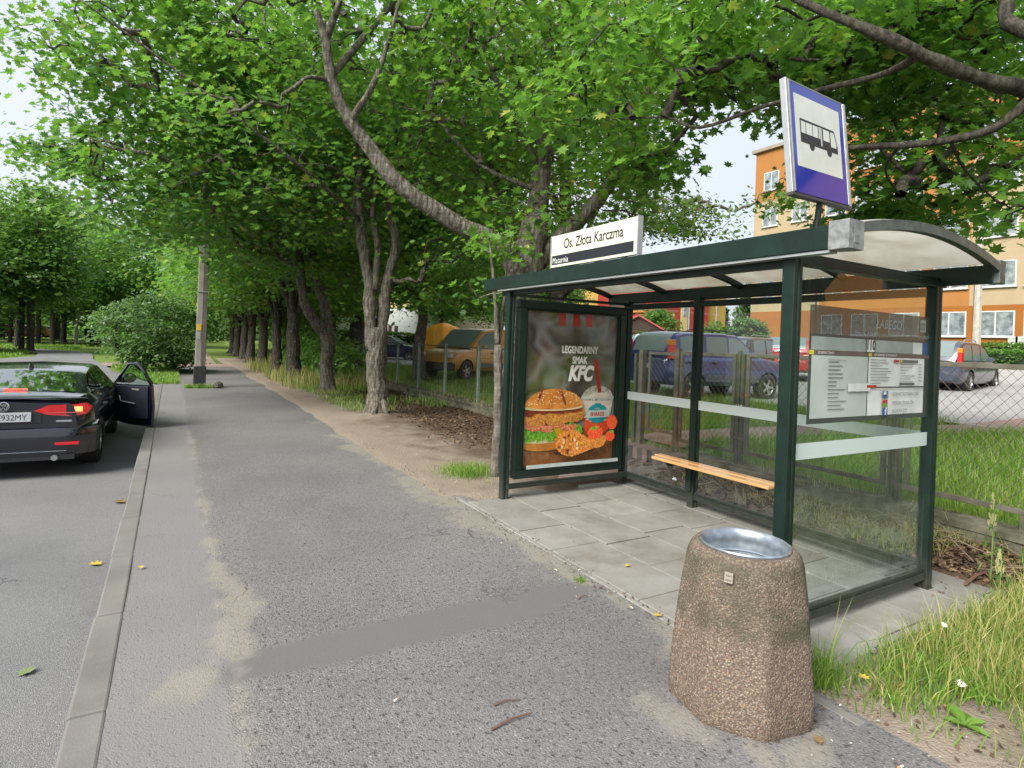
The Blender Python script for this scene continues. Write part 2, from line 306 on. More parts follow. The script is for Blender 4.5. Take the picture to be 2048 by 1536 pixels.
for i, (x0, y0, x1, y1) in enumerate(rows):
    for t in (0, .25, .5, .75, 1): vs.append((x0 + (x1 - x0) * t, y0 + (y1 - y0) * t, float(roadz(y0 + (y1 - y0) * t)) + .004))
    if i: b = (i - 1) * 5; fs += [(b + k, b + k + 1, b + k + 6, b + k + 5) for k in range(4)]
mb.add(vs, fs); prop(mb.build('road', ROADM, smooth=2), kind='structure')
# pavement of old coarse asphalt, with smooth lane by the kerb, patches and sand as wear
def inpoly(X, Y, P, soft=.03):
    P = np.array(P); ins = np.zeros(X.shape, bool); dm = np.full(X.shape, 9.)
    for i in range(len(P)):
        (x0, y0), (x1, y1) = P[i], P[(i + 1) % len(P)]
        ins ^= ((y0 > Y) != (y1 > Y)) & (X < (x1 - x0) * (Y - y0) / (y1 - y0 + 1e-9) + x0)
        dx, dy = x1 - x0, y1 - y0; t = np.clip(((X - x0) * dx + (Y - y0) * dy) / (dx * dx + dy * dy), 0, 1); dm = np.minimum(dm, np.hypot(X - x0 - t * dx, Y - y0 - t * dy))
    d = np.where(ins, dm, -dm) + (fbm(X, Y, 9) - .5) * .08; return ss(d / soft * .5 + .5)
P1 = [(.27, 2.98), (.29, 3.25), (.92, 3.25), (1.9, 3.26), (2.58, 3.2), (2.44, 3.03), (1.9, 2.9), (1.4, 2.94), (.84, 2.93)]
P2 = [(.6, 5.47), (.94, 5.4), (.88, 4.5), (.55, 4.49)]; P3 = [(.3, 7.2), (1.3, 7.15), (1.04, 6.48), (.31, 6.0)]; P6 = [(.3, 14), (2.4, 14.4), (2.4, 13.2), (.3, 12.6)]; P4 = [(1.0, 1.75), (1.5, 1.75), (1.35, 1.3), (.8, 1.2)]
P5 = [(.3, 9.2), (1.9, 9.5), (1.9, 8.9), (.3, 8.7)]
SAND = [(.12, 3.06, .15, .13), (2.55, 4.2, .10, 2.2), (2.5, 7.5, .22, 3), (2.35, 1.42, .22, .10), (2.0, 1.75, .12, .25), (2.5, 2.25, .2, .1), (2.15, 1.5, .12, .1)]
def fsand(X, Y):
    n = fbm(X, Y, 3, 5) - .5; f2 = fbm(X, Y, 14, 4) - .5
    c_ = .31 + .10 * (fbm(Y * 0 + 5, Y, .9, 3) - .5) + .10 * ss((Y - 3.4) / .4) * ss((4.3 - Y) / .4); wd = np.maximum(0, (fbm(Y * 0 + 1, Y, .8, 3) - .47) * .26) + .06 * ss((Y - 3.0) / .3) * ss((5.0 - Y) / .5)
    a = (wd - np.abs(X - c_) + n * .13) * 16
    for x, y, a1, b1 in SAND: a = np.maximum(a, (1.1 - np.hypot((X - x) / a1, (Y - y) / b1) + n * 2.4) * 1.6)
    return np.clip(a + f2 * 2.2, 0, 1) * .78
def fsmooth(X, Y): return ss((.29 - X + (fbm(X, Y, 2.2) - .5) * .10) / .02 + .5)
def fpatch(X, Y): return np.maximum(np.maximum(inpoly(X, Y, P1), .5 * inpoly(X, Y, P2)), np.maximum(.3 * inpoly(X, Y, P3, .1), np.maximum(.45 * inpoly(X, Y, P4, .3), .3 * np.maximum(inpoly(X, Y, P5, .1), inpoly(X, Y, P6, .1)))))
xs = np.arange(-.191, 2.80, .03); ys = np.concatenate([np.arange(-3, 1, .2), np.arange(1, 10, .03), np.arange(10, 16, .1), np.arange(16, 33.1, .3)])
def pz(X, Y): return .006 * (fbm(X, Y, 3) - .5) - .003 * fsmooth(X, Y) - .004 * fpatch(X, Y)
grid_sheet('pavement', xs, ys, pz, ASPH, {'sand': fsand, 'smooth_a': fsmooth, 'patch': fpatch})
# kerb stones
_m = NM('kerb_concrete'); _p = _m.wpos(); KERB = _m.end(_m.bsdf(_m.mix(_m.g(_m.noise(2, 6, .65, _p), .3, .7), _m.mix(_m.noise(120, 3, vec=_p), (.155, .15, .14), (.215, .205, .185)), (.13, .125, .12)), .9, 0, _m.bump(_m.noise(150, 4, vec=_p), .4, .004), .2))
mb = MB(); y = -2.0; k = 0
while y < 22:
    L_ = 1.0; z = .004 + .006 * rnd.random(); dx = (rnd.random() - .5) * .012; top = z - (.0 if y < 16 else 0)
    mb.box(-.325 + dx, -.188, y + .004, y + L_ - .004, -.4, top); y += L_
prop(mb.build('kerb', KERB, bevel=.012, seg=2), kind='structure')
# bus stop slabs
_m = NM('bus_stop_slab'); _p = _m.wpos(); _o = _m.n('ObjectInfo'); _r = _m.n('NewGeometry').outputs['Random Per Island']
SLAB = _m.end(_m.bsdf(_m.mix(_m.g(_m.noise(1.6, 6, .7, _p), .38, .66), _m.mix(_r, (.20, .198, .188), (.265, .26, .245)), _m.mix(_m.noise(9, 4, vec=_p), (.12, .115, .10), (.20, .185, .16))), .85, 0, _m.bump(_m.noise(180, 3, vec=_p), .25, .003), .25))
mb = MB()
for j in range(8):
    for i in range(5):
        x0 = 2.66 + i * .5; y0 = 1.78 + j * .5 - (.0 if i % 2 == 0 else .0); y0 -= .08 * (i % 2)
        if y0 > 5.2: continue
        dz = rnd.uniform(-.003, .004); t = rnd.uniform(-.003, .003)
        mb.box(x0 + .006, min(x0 + .494, 5.2), y0 + .006, min(y0 + .494, 5.42), -.05, .012 + dz + t)
for j in range(5): mb.box(2.62, 2.655, 1.75 + j * .75, 2.495 + j * .75, -.05, .008)
for i in range(3): mb.box(2.66 + i * .85, 3.5 + i * .85, 1.70, 1.775, -.05, .012)
prop(mb.build('paving_slabs', SLAB, bevel=.004, seg=1), kind='structure')
mb = MB()
for j in range(14): 
    if j % 5 != 2: mb.box(2.70 + rnd.uniform(-.01, .01), 2.755, 1.70 - j * .3, 1.98 - j * .3 - .005, -.05, .006 + rnd.uniform(-.004, .006))
prop(mb.build('edging', KERB, bevel=.006, seg=1), kind='structure')
# dirt verge
_m = NM('verge_dirt'); _p = _m.wpos(); _x = _m.n('SeparateXYZ', {0: _p}).outputs[0]
_s = _m.mix(_m.noise(70, 5, vec=_p), (.27, .23, .185), (.20, .165, .13)); _d = _m.mix(_m.noise(45, 5, .7, _p), (.115, .078, .052), (.05, .035, .025))
_g = _m.g(_m.math('ADD', _m.math('MULTIPLY', _m.noise(1.5, 5, .65, _p), 2.2), _m.math('MULTIPLY', _x, .55)), 0, 1)
_w = _m.math('ADD', _m.math('MULTIPLY', _m.noise(1.7, 6, .65, _p), 2.0), _m.math('MULTIPLY', _x, .62)); _w = _m.n('MapRange', {0: _w, 1: 2.95, 2: 3.75}).outputs[0]
VERGEM = _m.end(_m.bsdf(_m.mix(_w, _s, _d), .95, 0, _m.bump(_m.math('ADD', _m.noise(30, 5, .7, _p), _m.math('MULTIPLY', _m.vor(70, vec=_p).outputs[0], -.3)), .8, .02), .1))
def vz(X, Y):
    e = 2.42 + .32 * (fbm(X * 0 + 3.3, Y, .8) - .5) + .25 * ss((1.9 - Y) / .6) * 1.2 + .25 * ((Y > 1.4) & (Y < 5.6))
    z = -.015 + .14 * np.clip(X - e, 0, .25) + .05 * (fbm(X, Y, 1.5) - .5) * ss((X - e) * 2) + .02 * (fbm(X, Y, 9) - .5) * ss((X - e) * 4)
    sl = (X > 2.6) & (X < 5.22) & (Y > 1.72) & (Y < 5.44); z = np.where(sl, -.02, z)
    z += .05 * ss((X - 5.3) / .8) * ss((5.2 - Y) / 1)
    for tx, ty in ((3.71, 11.66), (3.78, 16.4), (4.55, 7.4)): z += .10 * np.exp(-((X - tx) ** 2 + (Y - ty) ** 2) / .35)
    return np.where(X > 6.02, np.minimum(z, .02), z)
xs = np.arange(2.3, 6.13, .06); ys = np.concatenate([np.arange(-4, 12, .06), np.arange(12, 40, .25)])
grid_sheet('verge', xs, ys, vz, VERGEM)
# brick path from pavement through fence opening and on across the lawn
_m = NM('red_pavers'); _p = _m.wpos(); _b = _m.n('TexBrick', {'Vector': _p, 'Color1': (.30, .19, .17, 1), 'Color2': (.24, .16, .145, 1), 'Mortar': (.08, .07, .06, 1), 'Scale': 5, 'Mortar Size': .02, 'Brick Width': 1., 'Row Height': .5})
PAVER = _m.end(_m.bsdf(_m.mix(_m.g(_m.noise(2, 5, vec=_p), .45, .7), _b.outputs[0], (.26, .23, .21)), .9, 0, None, .2))
mb = MB(); mb.prism([(3.9, 5.5), (5.9, 5.5), (5.9, 6.7), (4.9, 6.7)], -.05, .025); mb.prism([(5.9, 5.55), (6.3, 5.45), (6.3, 7.0), (5.9, 6.75)], -.05, .20)
cl = [(6.3, 6.3), (7.0, 6.6), (8.0, 6.3), (9.2, 5.9), (11, 5.1), (12.8, 4.6), (15.5, 4.3)]
for i in range(len(cl) - 1):
    a, b = cl[i], cl[i + 1]
    mb.add([(a[0], a[1] - .5, float(tz(a[0], 0)) + .03), (b[0], b[1] - .45, float(tz(b[0], 0)) + .03), (b[0], b[1] + .45, float(tz(b[0], 0)) + .03), (a[0], a[1] + .5, float(tz(a[0], 0)) + .03)], [(0, 1, 2, 3)])
prop(mb.build('path', PAVER), kind='structure')
def parkz(X, Y): return tz(X, Y) + .035
mb = MB(); X = np.arange(0, 14.01, 1.0); rows = [(13.6, -16), (13.4, 2), (12.9, 5.5), (12.0, 8.2), (12.2, 10), (12.6, 13), (13.5, 16), (13, 19), (10.6, 22), (9.5, 26), (9.5, 32), (9.5, 40)]
vs = []; fs = []
for i, (x0, y0) in enumerate(rows):
    x1 = 26.8
    for j in range(15): x = x0 + (x1 - x0) * j / 14; vs.append((x, y0, float(tz(x, y0)) + .04))
    if i: b = (i - 1) * 15; fs += [(b + k, b + k + 1, b + k + 16, b + k + 15) for k in range(14)]
mb.add(vs, fs); prop(mb.build('car_park', PARKM, smooth=2), kind='structure')
mb = MB(); mb.poly([(-2.4, 29.8, .012), (5.8, 30.2, .012), (5.8, 32.8, .012), (-2.8, 32.6, .012)]); prop(mb.build('crossing_path', PAVER), kind='structure')
mb = MB(); mb.poly([(.2, 33, .0), (2.0, 33, .0), (2.6, 60, .0), (1.2, 60, .0)]); prop(mb.build('far_path', VERGEM), kind='structure')

# ------------------------------------------------------------------ grass and litter
def blades(name, pts, h, wd, mat, label, lean=.45, seg=2, thing_=None, hv=.5):
    n = len(pts); pts = np.asarray(pts, float); a = nr.rand(n) * 6.283; hh = h * (1 - hv + 2 * hv * nr.rand(n)) ; ln = lean * nr.rand(n) * hh; la = nr.rand(n) * 6.283
    wx, wy = np.cos(a) * wd, np.sin(a) * wd; lx, ly = np.cos(la) * ln, np.sin(la) * ln
    P = lambda fx, fl, fz: np.stack([pts[:, 0] + wx * fx + lx * fl, pts[:, 1] + wy * fx + ly * fl, pts[:, 2] + hh * fz], 1)
    V = np.stack([P(-.5, 0, 0), P(.5, 0, 0), P(.4, .3, .5), P(-.4, .3, .5), P(0, 1, .93)], 1).reshape(-1, 3)
    b = np.arange(n)[:, None] * 5; F = np.concatenate([b + np.array([[0, 1, 2, 3]]), b + np.array([[3, 2, 4]])], 1).ravel()
    me = npmesh(name, V, (F, np.tile([4, 3], n)), [mat]); o = bpy.data.objects.new(name, me); C.objects.link(o)
    return prop(o, label, 'grass', kind='stuff')
def rp_(n, x0, x1, y0, y1, zf, dens=None):
    x = nr.uniform(x0, x1, n); y = nr.uniform(y0, y1, n)
    if dens is not None: k = nr.rand(n) < dens(x, y); x, y = x[k], y[k]
    return np.stack([x, y, zf(x, y)], 1)
nopath = lambda x, y: 1.0 * ((np.abs(y - np.interp(x, [c[0] for c in cl], [c[1] for c in cl])) > .5) & (x < np.interp(y, [r_[1] for r_ in rows], [r_[0] for r_ in rows])))
blades('grass', rp_(90000, 6.35, 13.8, -4, 14, tz, nopath), .17, .010, GRASSM, 'bright green lawn behind the chain link fence')
blades('grass', rp_(26000, 6.3, 14, 14, 30, tz, lambda x, y: 1. * (x < np.interp(y, [r_[1] for r_ in rows], [r_[0] for r_ in rows]))), .16, .02, GRASSM, 'mown grass around the yellow van beyond the green fence')
dn = lambda x, y: ss((x - 2.70 - .15 * fbm(y, x, 1.3)) * 2.0) * ss((1.75 - y) / .25) * ss((fbm(x, y, 1.8) - .33 + .25 * ss((x - 3.1) * 1.5)) * 4)
blades('grass', rp_(60000, 2.75, 6.1, -1.5, 1.8, vz, dn), .10, .006, GRASSM, 'unkempt green grass in the near right corner', lean=1.0)
blades('grass', rp_(20000, 2.9, 6.1, -1.5, 1.75, vz, lambda x, y: dn(x, y) * ss((x - 2.85) * 1.2)), .21, .004, DRYM, 'tall straw coloured grass stalks in the near right corner', lean=.7)
blades('grass', rp_(6000, 3.0, 6.0, 18, 33, vz, lambda x, y: ss((fbm(x, y, .6) - .35) * 5)), .45, .014, DRYM, 'tall yellowing grass between the far trunks')
blades('grass', rp_(9000, 3.3, 6.0, 12.2, 29, vz, lambda x, y: ss((fbm(x, y, .8) - .42) * 6)), .16, .012, GRASSM, 'low weeds under the row of maples', lean=.9)
blades('grass', rp_(14000, -2.1, .35, 20.3, 29.6, lambda x, y: x * 0, lambda x, y: 1. * ((x > -.35 - (y - 20.3) * .21) & (x < .25 + .0 * y))), .13, .02, GRASSM, 'small grass island under the bush by the kerb')
blades('grass', rp_(14000, -14, -6, 35, 62, lambda x, y: x * 0 - .03, lambda x, y: 1. * ((y > 49.5) | (x < -6.9 - (y - 42) * .2 * (y > 42)))), .14, .05, GRASSM, 'grass verge across the far road')
blades('grass', rp_(9000, 5.25, 6.12, -3, 5.2, lambda x, y: vz(x, y), lambda x, y: ss((fbm(x, y, 2) - .45) * 5)), .12, .006, DRYM, 'dry weeds along the low wall behind the shelter', lean=1.2)
blades('grass', rp_(3500, 5.9, 6.4, -3, 30, lambda x, y: x * 0 + .24, lambda x, y: ss((fbm(x, y, 1) - .4) * 5)), .12, .006, DRYM, 'moss and dry grass on top of the low wall', lean=1.2)
def litter(name, pts, s, mat, label):
    n = len(pts); u = nr.normal(size=(n, 3)) * [.35, .35, .1]; a = nr.rand(n) * 6.283; t1 = np.stack([np.cos(a), np.sin(a), u[:, 0]], 1); t2 = np.stack([-np.sin(a), np.cos(a), u[:, 1]], 1)
    sz = s * (.5 + nr.rand(n))[:, None]; t = [(-1, 0), (-.2, .7), (.4, .35), (1, 0), (.3, -.6), (-.4, -.4)]
    V = np.stack([pts + t1 * sz * p + t2 * sz * q + np.array([0, 0, 1]) * sz * (.25 * abs(q)) for p, q in t], 1).reshape(-1, 3)
    me = npmesh(name, V, (np.arange(n * 6), np.full(n, 6)), [mat]); o = bpy.data.objects.new(name, me); C.objects.link(o); return prop(o, label, 'leaf litter', kind='stuff')
lz = lambda x, y: vz(x, y) + .008
litter('leaf_litter', rp_(16000, 3.0, 6.1, 5.9, 22, lz, lambda x, y: .9 * ss((x - 3.3 - .9 * (fbm(x, y, 1.1))) * 1.4)), .024, LITTER, 'brown dead leaves lying under the maples along the low wall')
litter('leaf_litter', rp_(13000, 5.22, 6.12, -2, 5.5, lz), .024, LITTER, 'dark dead leaves heaped between the shelter and the low wall')
litter('leaf_litter', rp_(2600, 2.8, 6.0, -1, 1.75, lz), .010, LITTER, 'dead leaves and chaff on bare soil in the near right corner')
litter('leaf_litter', rp_(450, 2.5, 5.2, 1.8, 5.4, lambda x, y: x * 0 + .018, lambda x, y: ss((x - 4.2) * 1.4) + .04), .010, LITTER, 'crumbs of dead leaf on the bus stop slabs')
_x = nr.uniform(2.55, 2.66, 500); _y = nr.uniform(1.5, 9, 500); litter('leaf_litter', np.stack([_x + .04 * nr.normal(size=500), _y, _x * 0 + .012], 1), .008, LITTER, 'fine debris caught along the pavement edge')
PEB = leafmat('gravel_grains', [(0, (.10, .09, .08)), (.6, (.26, .23, .19)), (1, (.5, .48, .44))], tr=(.1, .1, .1), trf=0, rough=.9, green=0)
litter('gravel', rp_(2600, 2.3, 3.6, -1, 12, lambda x, y: np.maximum(vz(x, y), 0) + .004), .006, PEB, 'fine gravel scattered on the sandy verge')
def single(name, label, cat, group, poly, h, mat, loc, rz, s):
    mb = MB(); n = len(poly); mb.add([(0, 0, h)] + [(x * s, y * s, h * .3 + .35 * s * abs(y) + .2 * s * max(0, x) ** 2) for x, y in poly], [(0, 1 + i, 1 + (i + 1) % n) for i in range(n)])
    o = mb.build(name, mat, loc=loc); o.rotation_euler = (0, 0, rz); return prop(o, label, cat, group)
LP = [(-1, 0), (-.55, .25), (-.75, .75), (-.2, .55), (.1, 1.0), (.35, .5), (.85, .6), (.7, .2), (1.15, 0), (.7, -.2), (.85, -.6), (.35, -.5), (.1, -1.), (-.2, -.55), (-.75, -.75), (-.55, -.25)]
LB = mt('dry_leaf_brown', (.20, .13, .05), .8, (.13, .08, .03)); LY = mt('dry_leaf_yellow', (.48, .33, .04), .7, (.36, .26, .05)); LG = mt('pale_green_leaf', (.16, .20, .08), .7)
for lab, x, y, z, s, m_ in [('curled brown leaf on the road beside the kerb near the parked sedan', -.42, 7.5, -.24, .07, LB), ('yellow leaf against the kerb halfway between sedan and picture edge', -.46, 5.6, -.24, .05, LY),
        ('olive leaf lying on the road near the front kerb joint', -.62, 4.0, -.24, .045, LG), ('yellow leaf nearest the bottom left of the road', -.62, 3.2, -.24, .035, LY), ('pale green leaf on the road beside the small yellow leaf', -.68, 3.32, -.24, .04, LG),
        ('tiny yellow leaf on the smooth asphalt strip beside the kerb', -.13, 4.68, .01, .022, LY), ('yellow leaf in the grass tuft beside the concrete bin', 3.0, 1.55, .06, .03, LY), ('brown leaf on the sand at the foot of the concrete bin', 2.42, 1.42, .012, .025, LB),
        ('golden leaf on the joint between two shelter slabs', 2.98, 3.24, .022, .022, LY), ('brown leaf on soil right of the concrete bin', 3.15, 1.45, .03, .035, LB), ('yellow leaf near the slab corner at the pavement edge', 2.62, 2.56, .015, .028, LY)]:
    single('fallen_leaf', lab, 'leaf', 'fallen leaves', LP, .004, m_, (x, y, z), rnd.random() * 6, s)
TW = mt('reddish_twig', (.14, .07, .045), .8)
for lab, a, b, r_ in [('longer reddish twig on the coarse pavement in front', (1.22, 2.12), (1.43, 2.13), .0045), ('shorter dark twig on the pavement behind the longer one', (1.31, 2.26), (1.42, 2.24), .004),
        ('small twig lying at the pavement edge before the slabs', (2.33, 2.98), (2.40, 2.97), .003), ('dry straw stalk on the soil right of the bin', (2.86, 1.47), (3.12, 1.50), .003), ('thick dead stick at the back corner of the slabs', (5.0, 1.9), (5.45, 1.93), .012)]:
    mb = MB(); a = Vector((*a, 0)); b = Vector((*b, 0)); m1 = (a + b) / 2 + Vector((.005, .01, .004)); mb.tube([a - m1, Vector((0, 0, .004)), b - m1 + Vector((0, 0, .006))], [r_, r_, r_ * .6], 6)
    prop(mb.build('twig', TW, smooth=True, loc=(m1.x, m1.y, .012 if a.x < 2.6 else (.05 if a.x < 4 else .04))), lab, 'twig', 'twigs on the ground')
CW = mt('cigarette_paper', (.75, .74, .70), .8); CF = mt('cigarette_filter', (.50, .26, .09), .8)
for lab, x, y in [('cigarette end lying alone on the coarse pavement', .93, 2.49), ('cigarette end at the slab edge nearest the shelter front post', 2.55, 2.72), ('cigarette end on the sandy joint before the middle slabs', 2.62, 3.35), ('cigarette end on the pavement side of the slab edge', 2.46, 3.42), ('cigarette end at the bottom edge right of the bin', 2.57, 1.17)]:
    t = thing('cigarette_end', lab, 'cigarette end', (x, y, .014), rnd.random() * 3, 'cigarette ends'); MB().tube([(-.012, 0, 0), (.004, 0, 0)], .004, 8).build('paper', CW, t); MB().tube([(.0042, 0, 0), (.016, 0, 0)], .0042, 8).build('filter', CF, t)
PW = mt('white_scrap', (.8, .8, .8), .6)
for lab, x, y, z, s in [('crumpled white paper scrap under the tall grass stalks', 4.0, 1.62, .07, .028), ('white torn scrap beside the broad leaved weeds', 3.35, 1.28, .08, .03), ('crumpled tissue on the soil under the second maple', 4.4, 14.2, .06, .07), ('white litter scrap in the verge grass by the far trunks', 3.4, 21, .12, .1), ('white scrap behind the shelter left of the bench bracket', 5.3, 5.0, .07, .04)]:
    mb = MB(); vs = []; mb.lathe([(.02 * s, -.3 * s), (.9 * s, -.1 * s), (s, .1 * s), (.5 * s, .45 * s), (.01 * s, .4 * s)], 7)
    mb.v = [(a * rnd.uniform(.6, 1.2), b * rnd.uniform(.4, 1.1), c * rnd.uniform(.5, 1.6)) for a, b, c in mb.v]; prop(mb.build('paper_scrap', PW, loc=(x, y, z)), lab, 'litter', 'paper litter')
# ------------------------------------------------------------------ bus shelter
SX, SY = 3.9, 3.65
sh = thing('bus_shelter', 'dark green framed glass bus shelter with arched milky roof, advert end wall and slatted bench', 'bus shelter', (SX, SY, 0))
OFF = (SX, SY, 0)
XF, XB, YN, YF = 3.06, 4.72, 2.05, 5.28
def post(x, y, z1=2.2, s=.078):
    mb = MB(OFF); h = s / 2
    mb.prism([(x - h, y - h), (x - .012, y - h), (x - .006, y - h + .009), (x + .006, y - h + .009), (x + .012, y - h), (x + h, y - h), (x + h, y + h), (x - h, y + h)], .005, z1)
    mb.box(x - h - .012, x + h + .012, y - h - .012, y + h + .012, .004, .012); return mb.build('post', GREEN, sh, bevel=.004)
for x, y in ((XF, YN), (XF, YF - .03), (XB, YF), (XB, 4.2), (XB, 3.13), (XB, YN)): post(x, y)
def rails(a, b, z0, z1, name='rail', w_=.05):
    mb = MB(OFF); a = Vector((*a, 0)); b = Vector((*b, 0)); h = (z1 - z0)
    mb.bar(a + Vector((0, 0, z0 + h * .32)), b + Vector((0, 0, z0 + h * .32)), w_ * 1.25, h * .64); mb.bar(a + Vector((0, 0, z0 + h * .82)), b + Vector((0, 0, z0 + h * .82)), w_ * .8, h * .34)
    return mb.build(name, GREEN, sh, bevel=.003)
p = .041
rails((XB, YN + p), (XB, 3.13 - p), .10, .175); rails((XB, 3.13 + p), (XB, 4.2 - p), .10, .175); rails((XB, 4.2 + p), (XB, YF - p), .10, .175)
rails((XF + p, YN), (XB + .05, YN), .075, .15); rails((XF + .0, YF - .09), (XB - .02, YF - .09), .125, .175)
rails((XB, YN + p), (XB, YF - p), 2.10, 2.16, w_=.06); rails((XF + p, YN), (XB + .10, YN), 2.165, 2.235, w_=.06); rails((XF + p, YF), (XB - p, YF), 2.145, 2.175, w_=.04)
def pane(x0, x1, y0, y1, z0, z1):
    g = MB(OFF).box(x0, x1, y0, y1, z0, z1).build('glass_pane', PANE, sh); return g
def stripe(par, x0, x1, y0, y1):
    return MB(OFF).box(x0, x1, y0, y1, 1.03, 1.125).build('frosted_stripe', FROST, par)
for y0, y1 in ((YN + p, 3.13 - p), (3.13 + p, 4.2 - p), (4.2 + p, YF - p)):
    g = pane(XB - .004, XB + .004, y0, y1, .17, 2.10); stripe(g, XB - .0065, XB - .0048, y0 + .002, y1 - .002)
gr = pane(XF + p, XB - p, YN - .004, YN + .004, .145, 2.165); stripe(gr, XF + p, XB - p, YN - .0065, YN - .0048)
# roof
RY0, RY1 = 1.68, 5.68
def arc(t): # t 0..1 front to back
    x = 3.0 + 1.80 * t; return x, 2.325 + .125 * math.sin(math.pi * min(1, t * 1.02)) ** .8 * 1.0 - .03 * t
mb = MB(OFF); mb.box(2.955, 3.045, RY0 + .10, RY1, 2.205, 2.335); mb.box(3.046, 3.075, RY0 + .06, RY1 - .01, 2.235, 2.275); mb.build('front_beam', GREEN, sh, bevel=.006)
mb = MB(OFF); mb.box(2.965, 3.035, RY0 + .1, RY1 - .3, 2.19, 2.2045); mb.build('beam_trim', ALU, sh)
mb = MB(OFF); mb.box(3.05, 3.11, RY0 + .35, RY1 - .25, 2.15, 2.205); mb.build('gutter', GREEN, sh, bevel=.004)
mb = MB(OFF); mb.prism([(2.945, RY0 - .01), (3.085, RY0 - .01), (3.085, RY0 + .04), (3.048, RY0 + .098), (2.945, RY0 + .098)], 2.20, 2.35); mb.box(2.99, 3.04, RY0 - .013, RY0 - .0105, 2.23, 2.32); mb.build('end_cap', GREYCAP, sh, bevel=.008)
mb = MB(OFF); mb.box(4.735, 4.80, RY0 + .03, RY1, 2.175, 2.30); mb.build('rear_beam', GREEN, sh, bevel=.006)
mb = MB(OFF); mb.box(4.74, 4.83, RY0 - .005, RY0 + .07, 2.17, 2.33); mb.build('end_cap', mt('dark_grey_cast', (.10, .115, .11), .5, (.05, .06, .06), 20), sh, bevel=.008)
def archbar(y, w_, d, mat, name, t0=0.03, t1=.975):
    n = 24; pts = [arc(t0 + (t1 - t0) * i / n) for i in range(n + 1)]; vs = []; fs = []
    for x, z in pts: vs += [(x, y - w_ / 2, z - d), (x, y + w_ / 2, z - d), (x, y + w_ / 2, z), (x, y - w_ / 2, z)]
    for i in range(n): b = i * 4; fs += [(b + k, b + (k + 1) % 4, b + 4 + (k + 1) % 4, b + 4 + k) for k in range(4)]
    fs += [(3, 2, 1, 0), (n * 4, n * 4 + 1, n * 4 + 2, n * 4 + 3)]
    return MB(OFF).add(vs, fs).build(name, mat, sh, smooth=True)
archbar(RY0 + .02, .045, .055, mt('weathered_arch', (.09, .11, .105), .45, (.045, .06, .055), 14, bump=.1), 'roof_arch')
for y in (2.72, 3.72, 4.73): archbar(y, .045, .05, GREEN, 'roof_rib', .04, .97)
archbar(RY1 - .02, .045, .055, GREEN, 'roof_arch')
for k, (y0, y1) in enumerate(((RY0 + .045, 2.70), (2.74, 3.70), (3.74, 4.71), (4.75, RY1 - .045))):
    n = 20; vs = []; fs = []
    for i in range(n + 1):
        x, z = arc(.03 + .94 * i / n); vs += [(x, y0, z + .002), (x, y1, z + .002), (x, y1, z + .010), (x, y0, z + .010)]
    for i in range(n): b = i * 4; fs += [(b + q, b + (q + 1) % 4, b + 4 + (q + 1) % 4, b + 4 + q) for q in range(4)]
    fs += [(3, 2, 1, 0), (n * 4, n * 4 + 1, n * 4 + 2, n * 4 + 3)]
    MB(OFF).add(vs, fs).build('roof_panel', ROOFM, sh, smooth=True)
# bench
be = prop(bpy.data.objects.new('bench', None)); C.objects.link(be); be.parent = sh; be.location = (4.6 - SX, 3.85 - SY, 0); BO = (4.6, 3.85, 0)
for x0, x1, y0, y1 in ((4.435, 4.53, 3.12, 4.52), (4.56, 4.655, 3.06, 4.60)): MB(BO).box(x0, x1, y0, y1, .475, .503).build('slat', WOODB, be, bevel=.006)
for y in (4.30, 3.24): MB(BO).box(4.46, 4.69, y - .02, y + .02, .44, .474).box(4.44, 4.468, y - .018, y + .018, .455, .4745).build('bracket', GREEN, be, bevel=.003)
MB(OFF).box(4.655, 4.678, 4.175, 4.245, .19, .475).build('cable_cover', GREEN, sh, bevel=.003)
MB(OFF).box(4.665, 4.68, 4.185, 4.205, .225, .255).build('bolt_plate', GREYCAP, sh)
# advert case
YA = 5.22
mb = MB(OFF); x0, x1, z0, z1 = 3.165, 4.645, .205, 2.115; f = .088
mb.box(x0, x1, YA, YA + .10, z0, z0 + f); mb.box(x0, x1, YA, YA + .10, z1 - f, z1); mb.box(x0, x0 + f, YA, YA + .10, z0 + f + .001, z1 - f - .001); mb.box(x1 - f, x1, YA, YA + .10, z0 + f + .001, z1 - f - .001)
g_ = .022
for a in ((x0 + f, x1 - f, z0 + f, z0 + f + g_), (x0 + f, x1 - f, z1 - f - g_, z1 - f), (x0 + f, x0 + f + g_, z0 + f, z1 - f), (x1 - f - g_, x1 - f, z0 + f, z1 - f)): mb.box(a[0] + .001, a[1] - .001, YA + .012, YA + .05, a[2] + .001, a[3] - .001)
mb.box(x0 + .02, x1 - .02, YA + .1005, YA + .115, z0 + .02, z1 - .02)
mb.build('advert_frame', GREEN, sh, bevel=.005)
PX0, PX1, PZ0, PZ1 = x0 + f + g_, x1 - f - g_, z0 + f + g_, z1 - f - g_; PW_, PH = PX1 - PX0, PZ1 - PZ0
def blotch(name, c, c2, sc_, c3=None, r_=.45, dist=0):
    c, c2 = tuple(min(.9, q * 1.35) for q in c), tuple(min(.9, q * 1.35) for q in c2); m = NM(name); col = m.mix(m.g(m.noise(sc_, 5, .65, dist=dist), .38, .62), c, c2)
    if c3: col = m.mix(m.g(m.noise(sc_ * 1.7, 4, dist=dist), .55, .65), col, c3)
    return m.end(m.bsdf(col, r_))
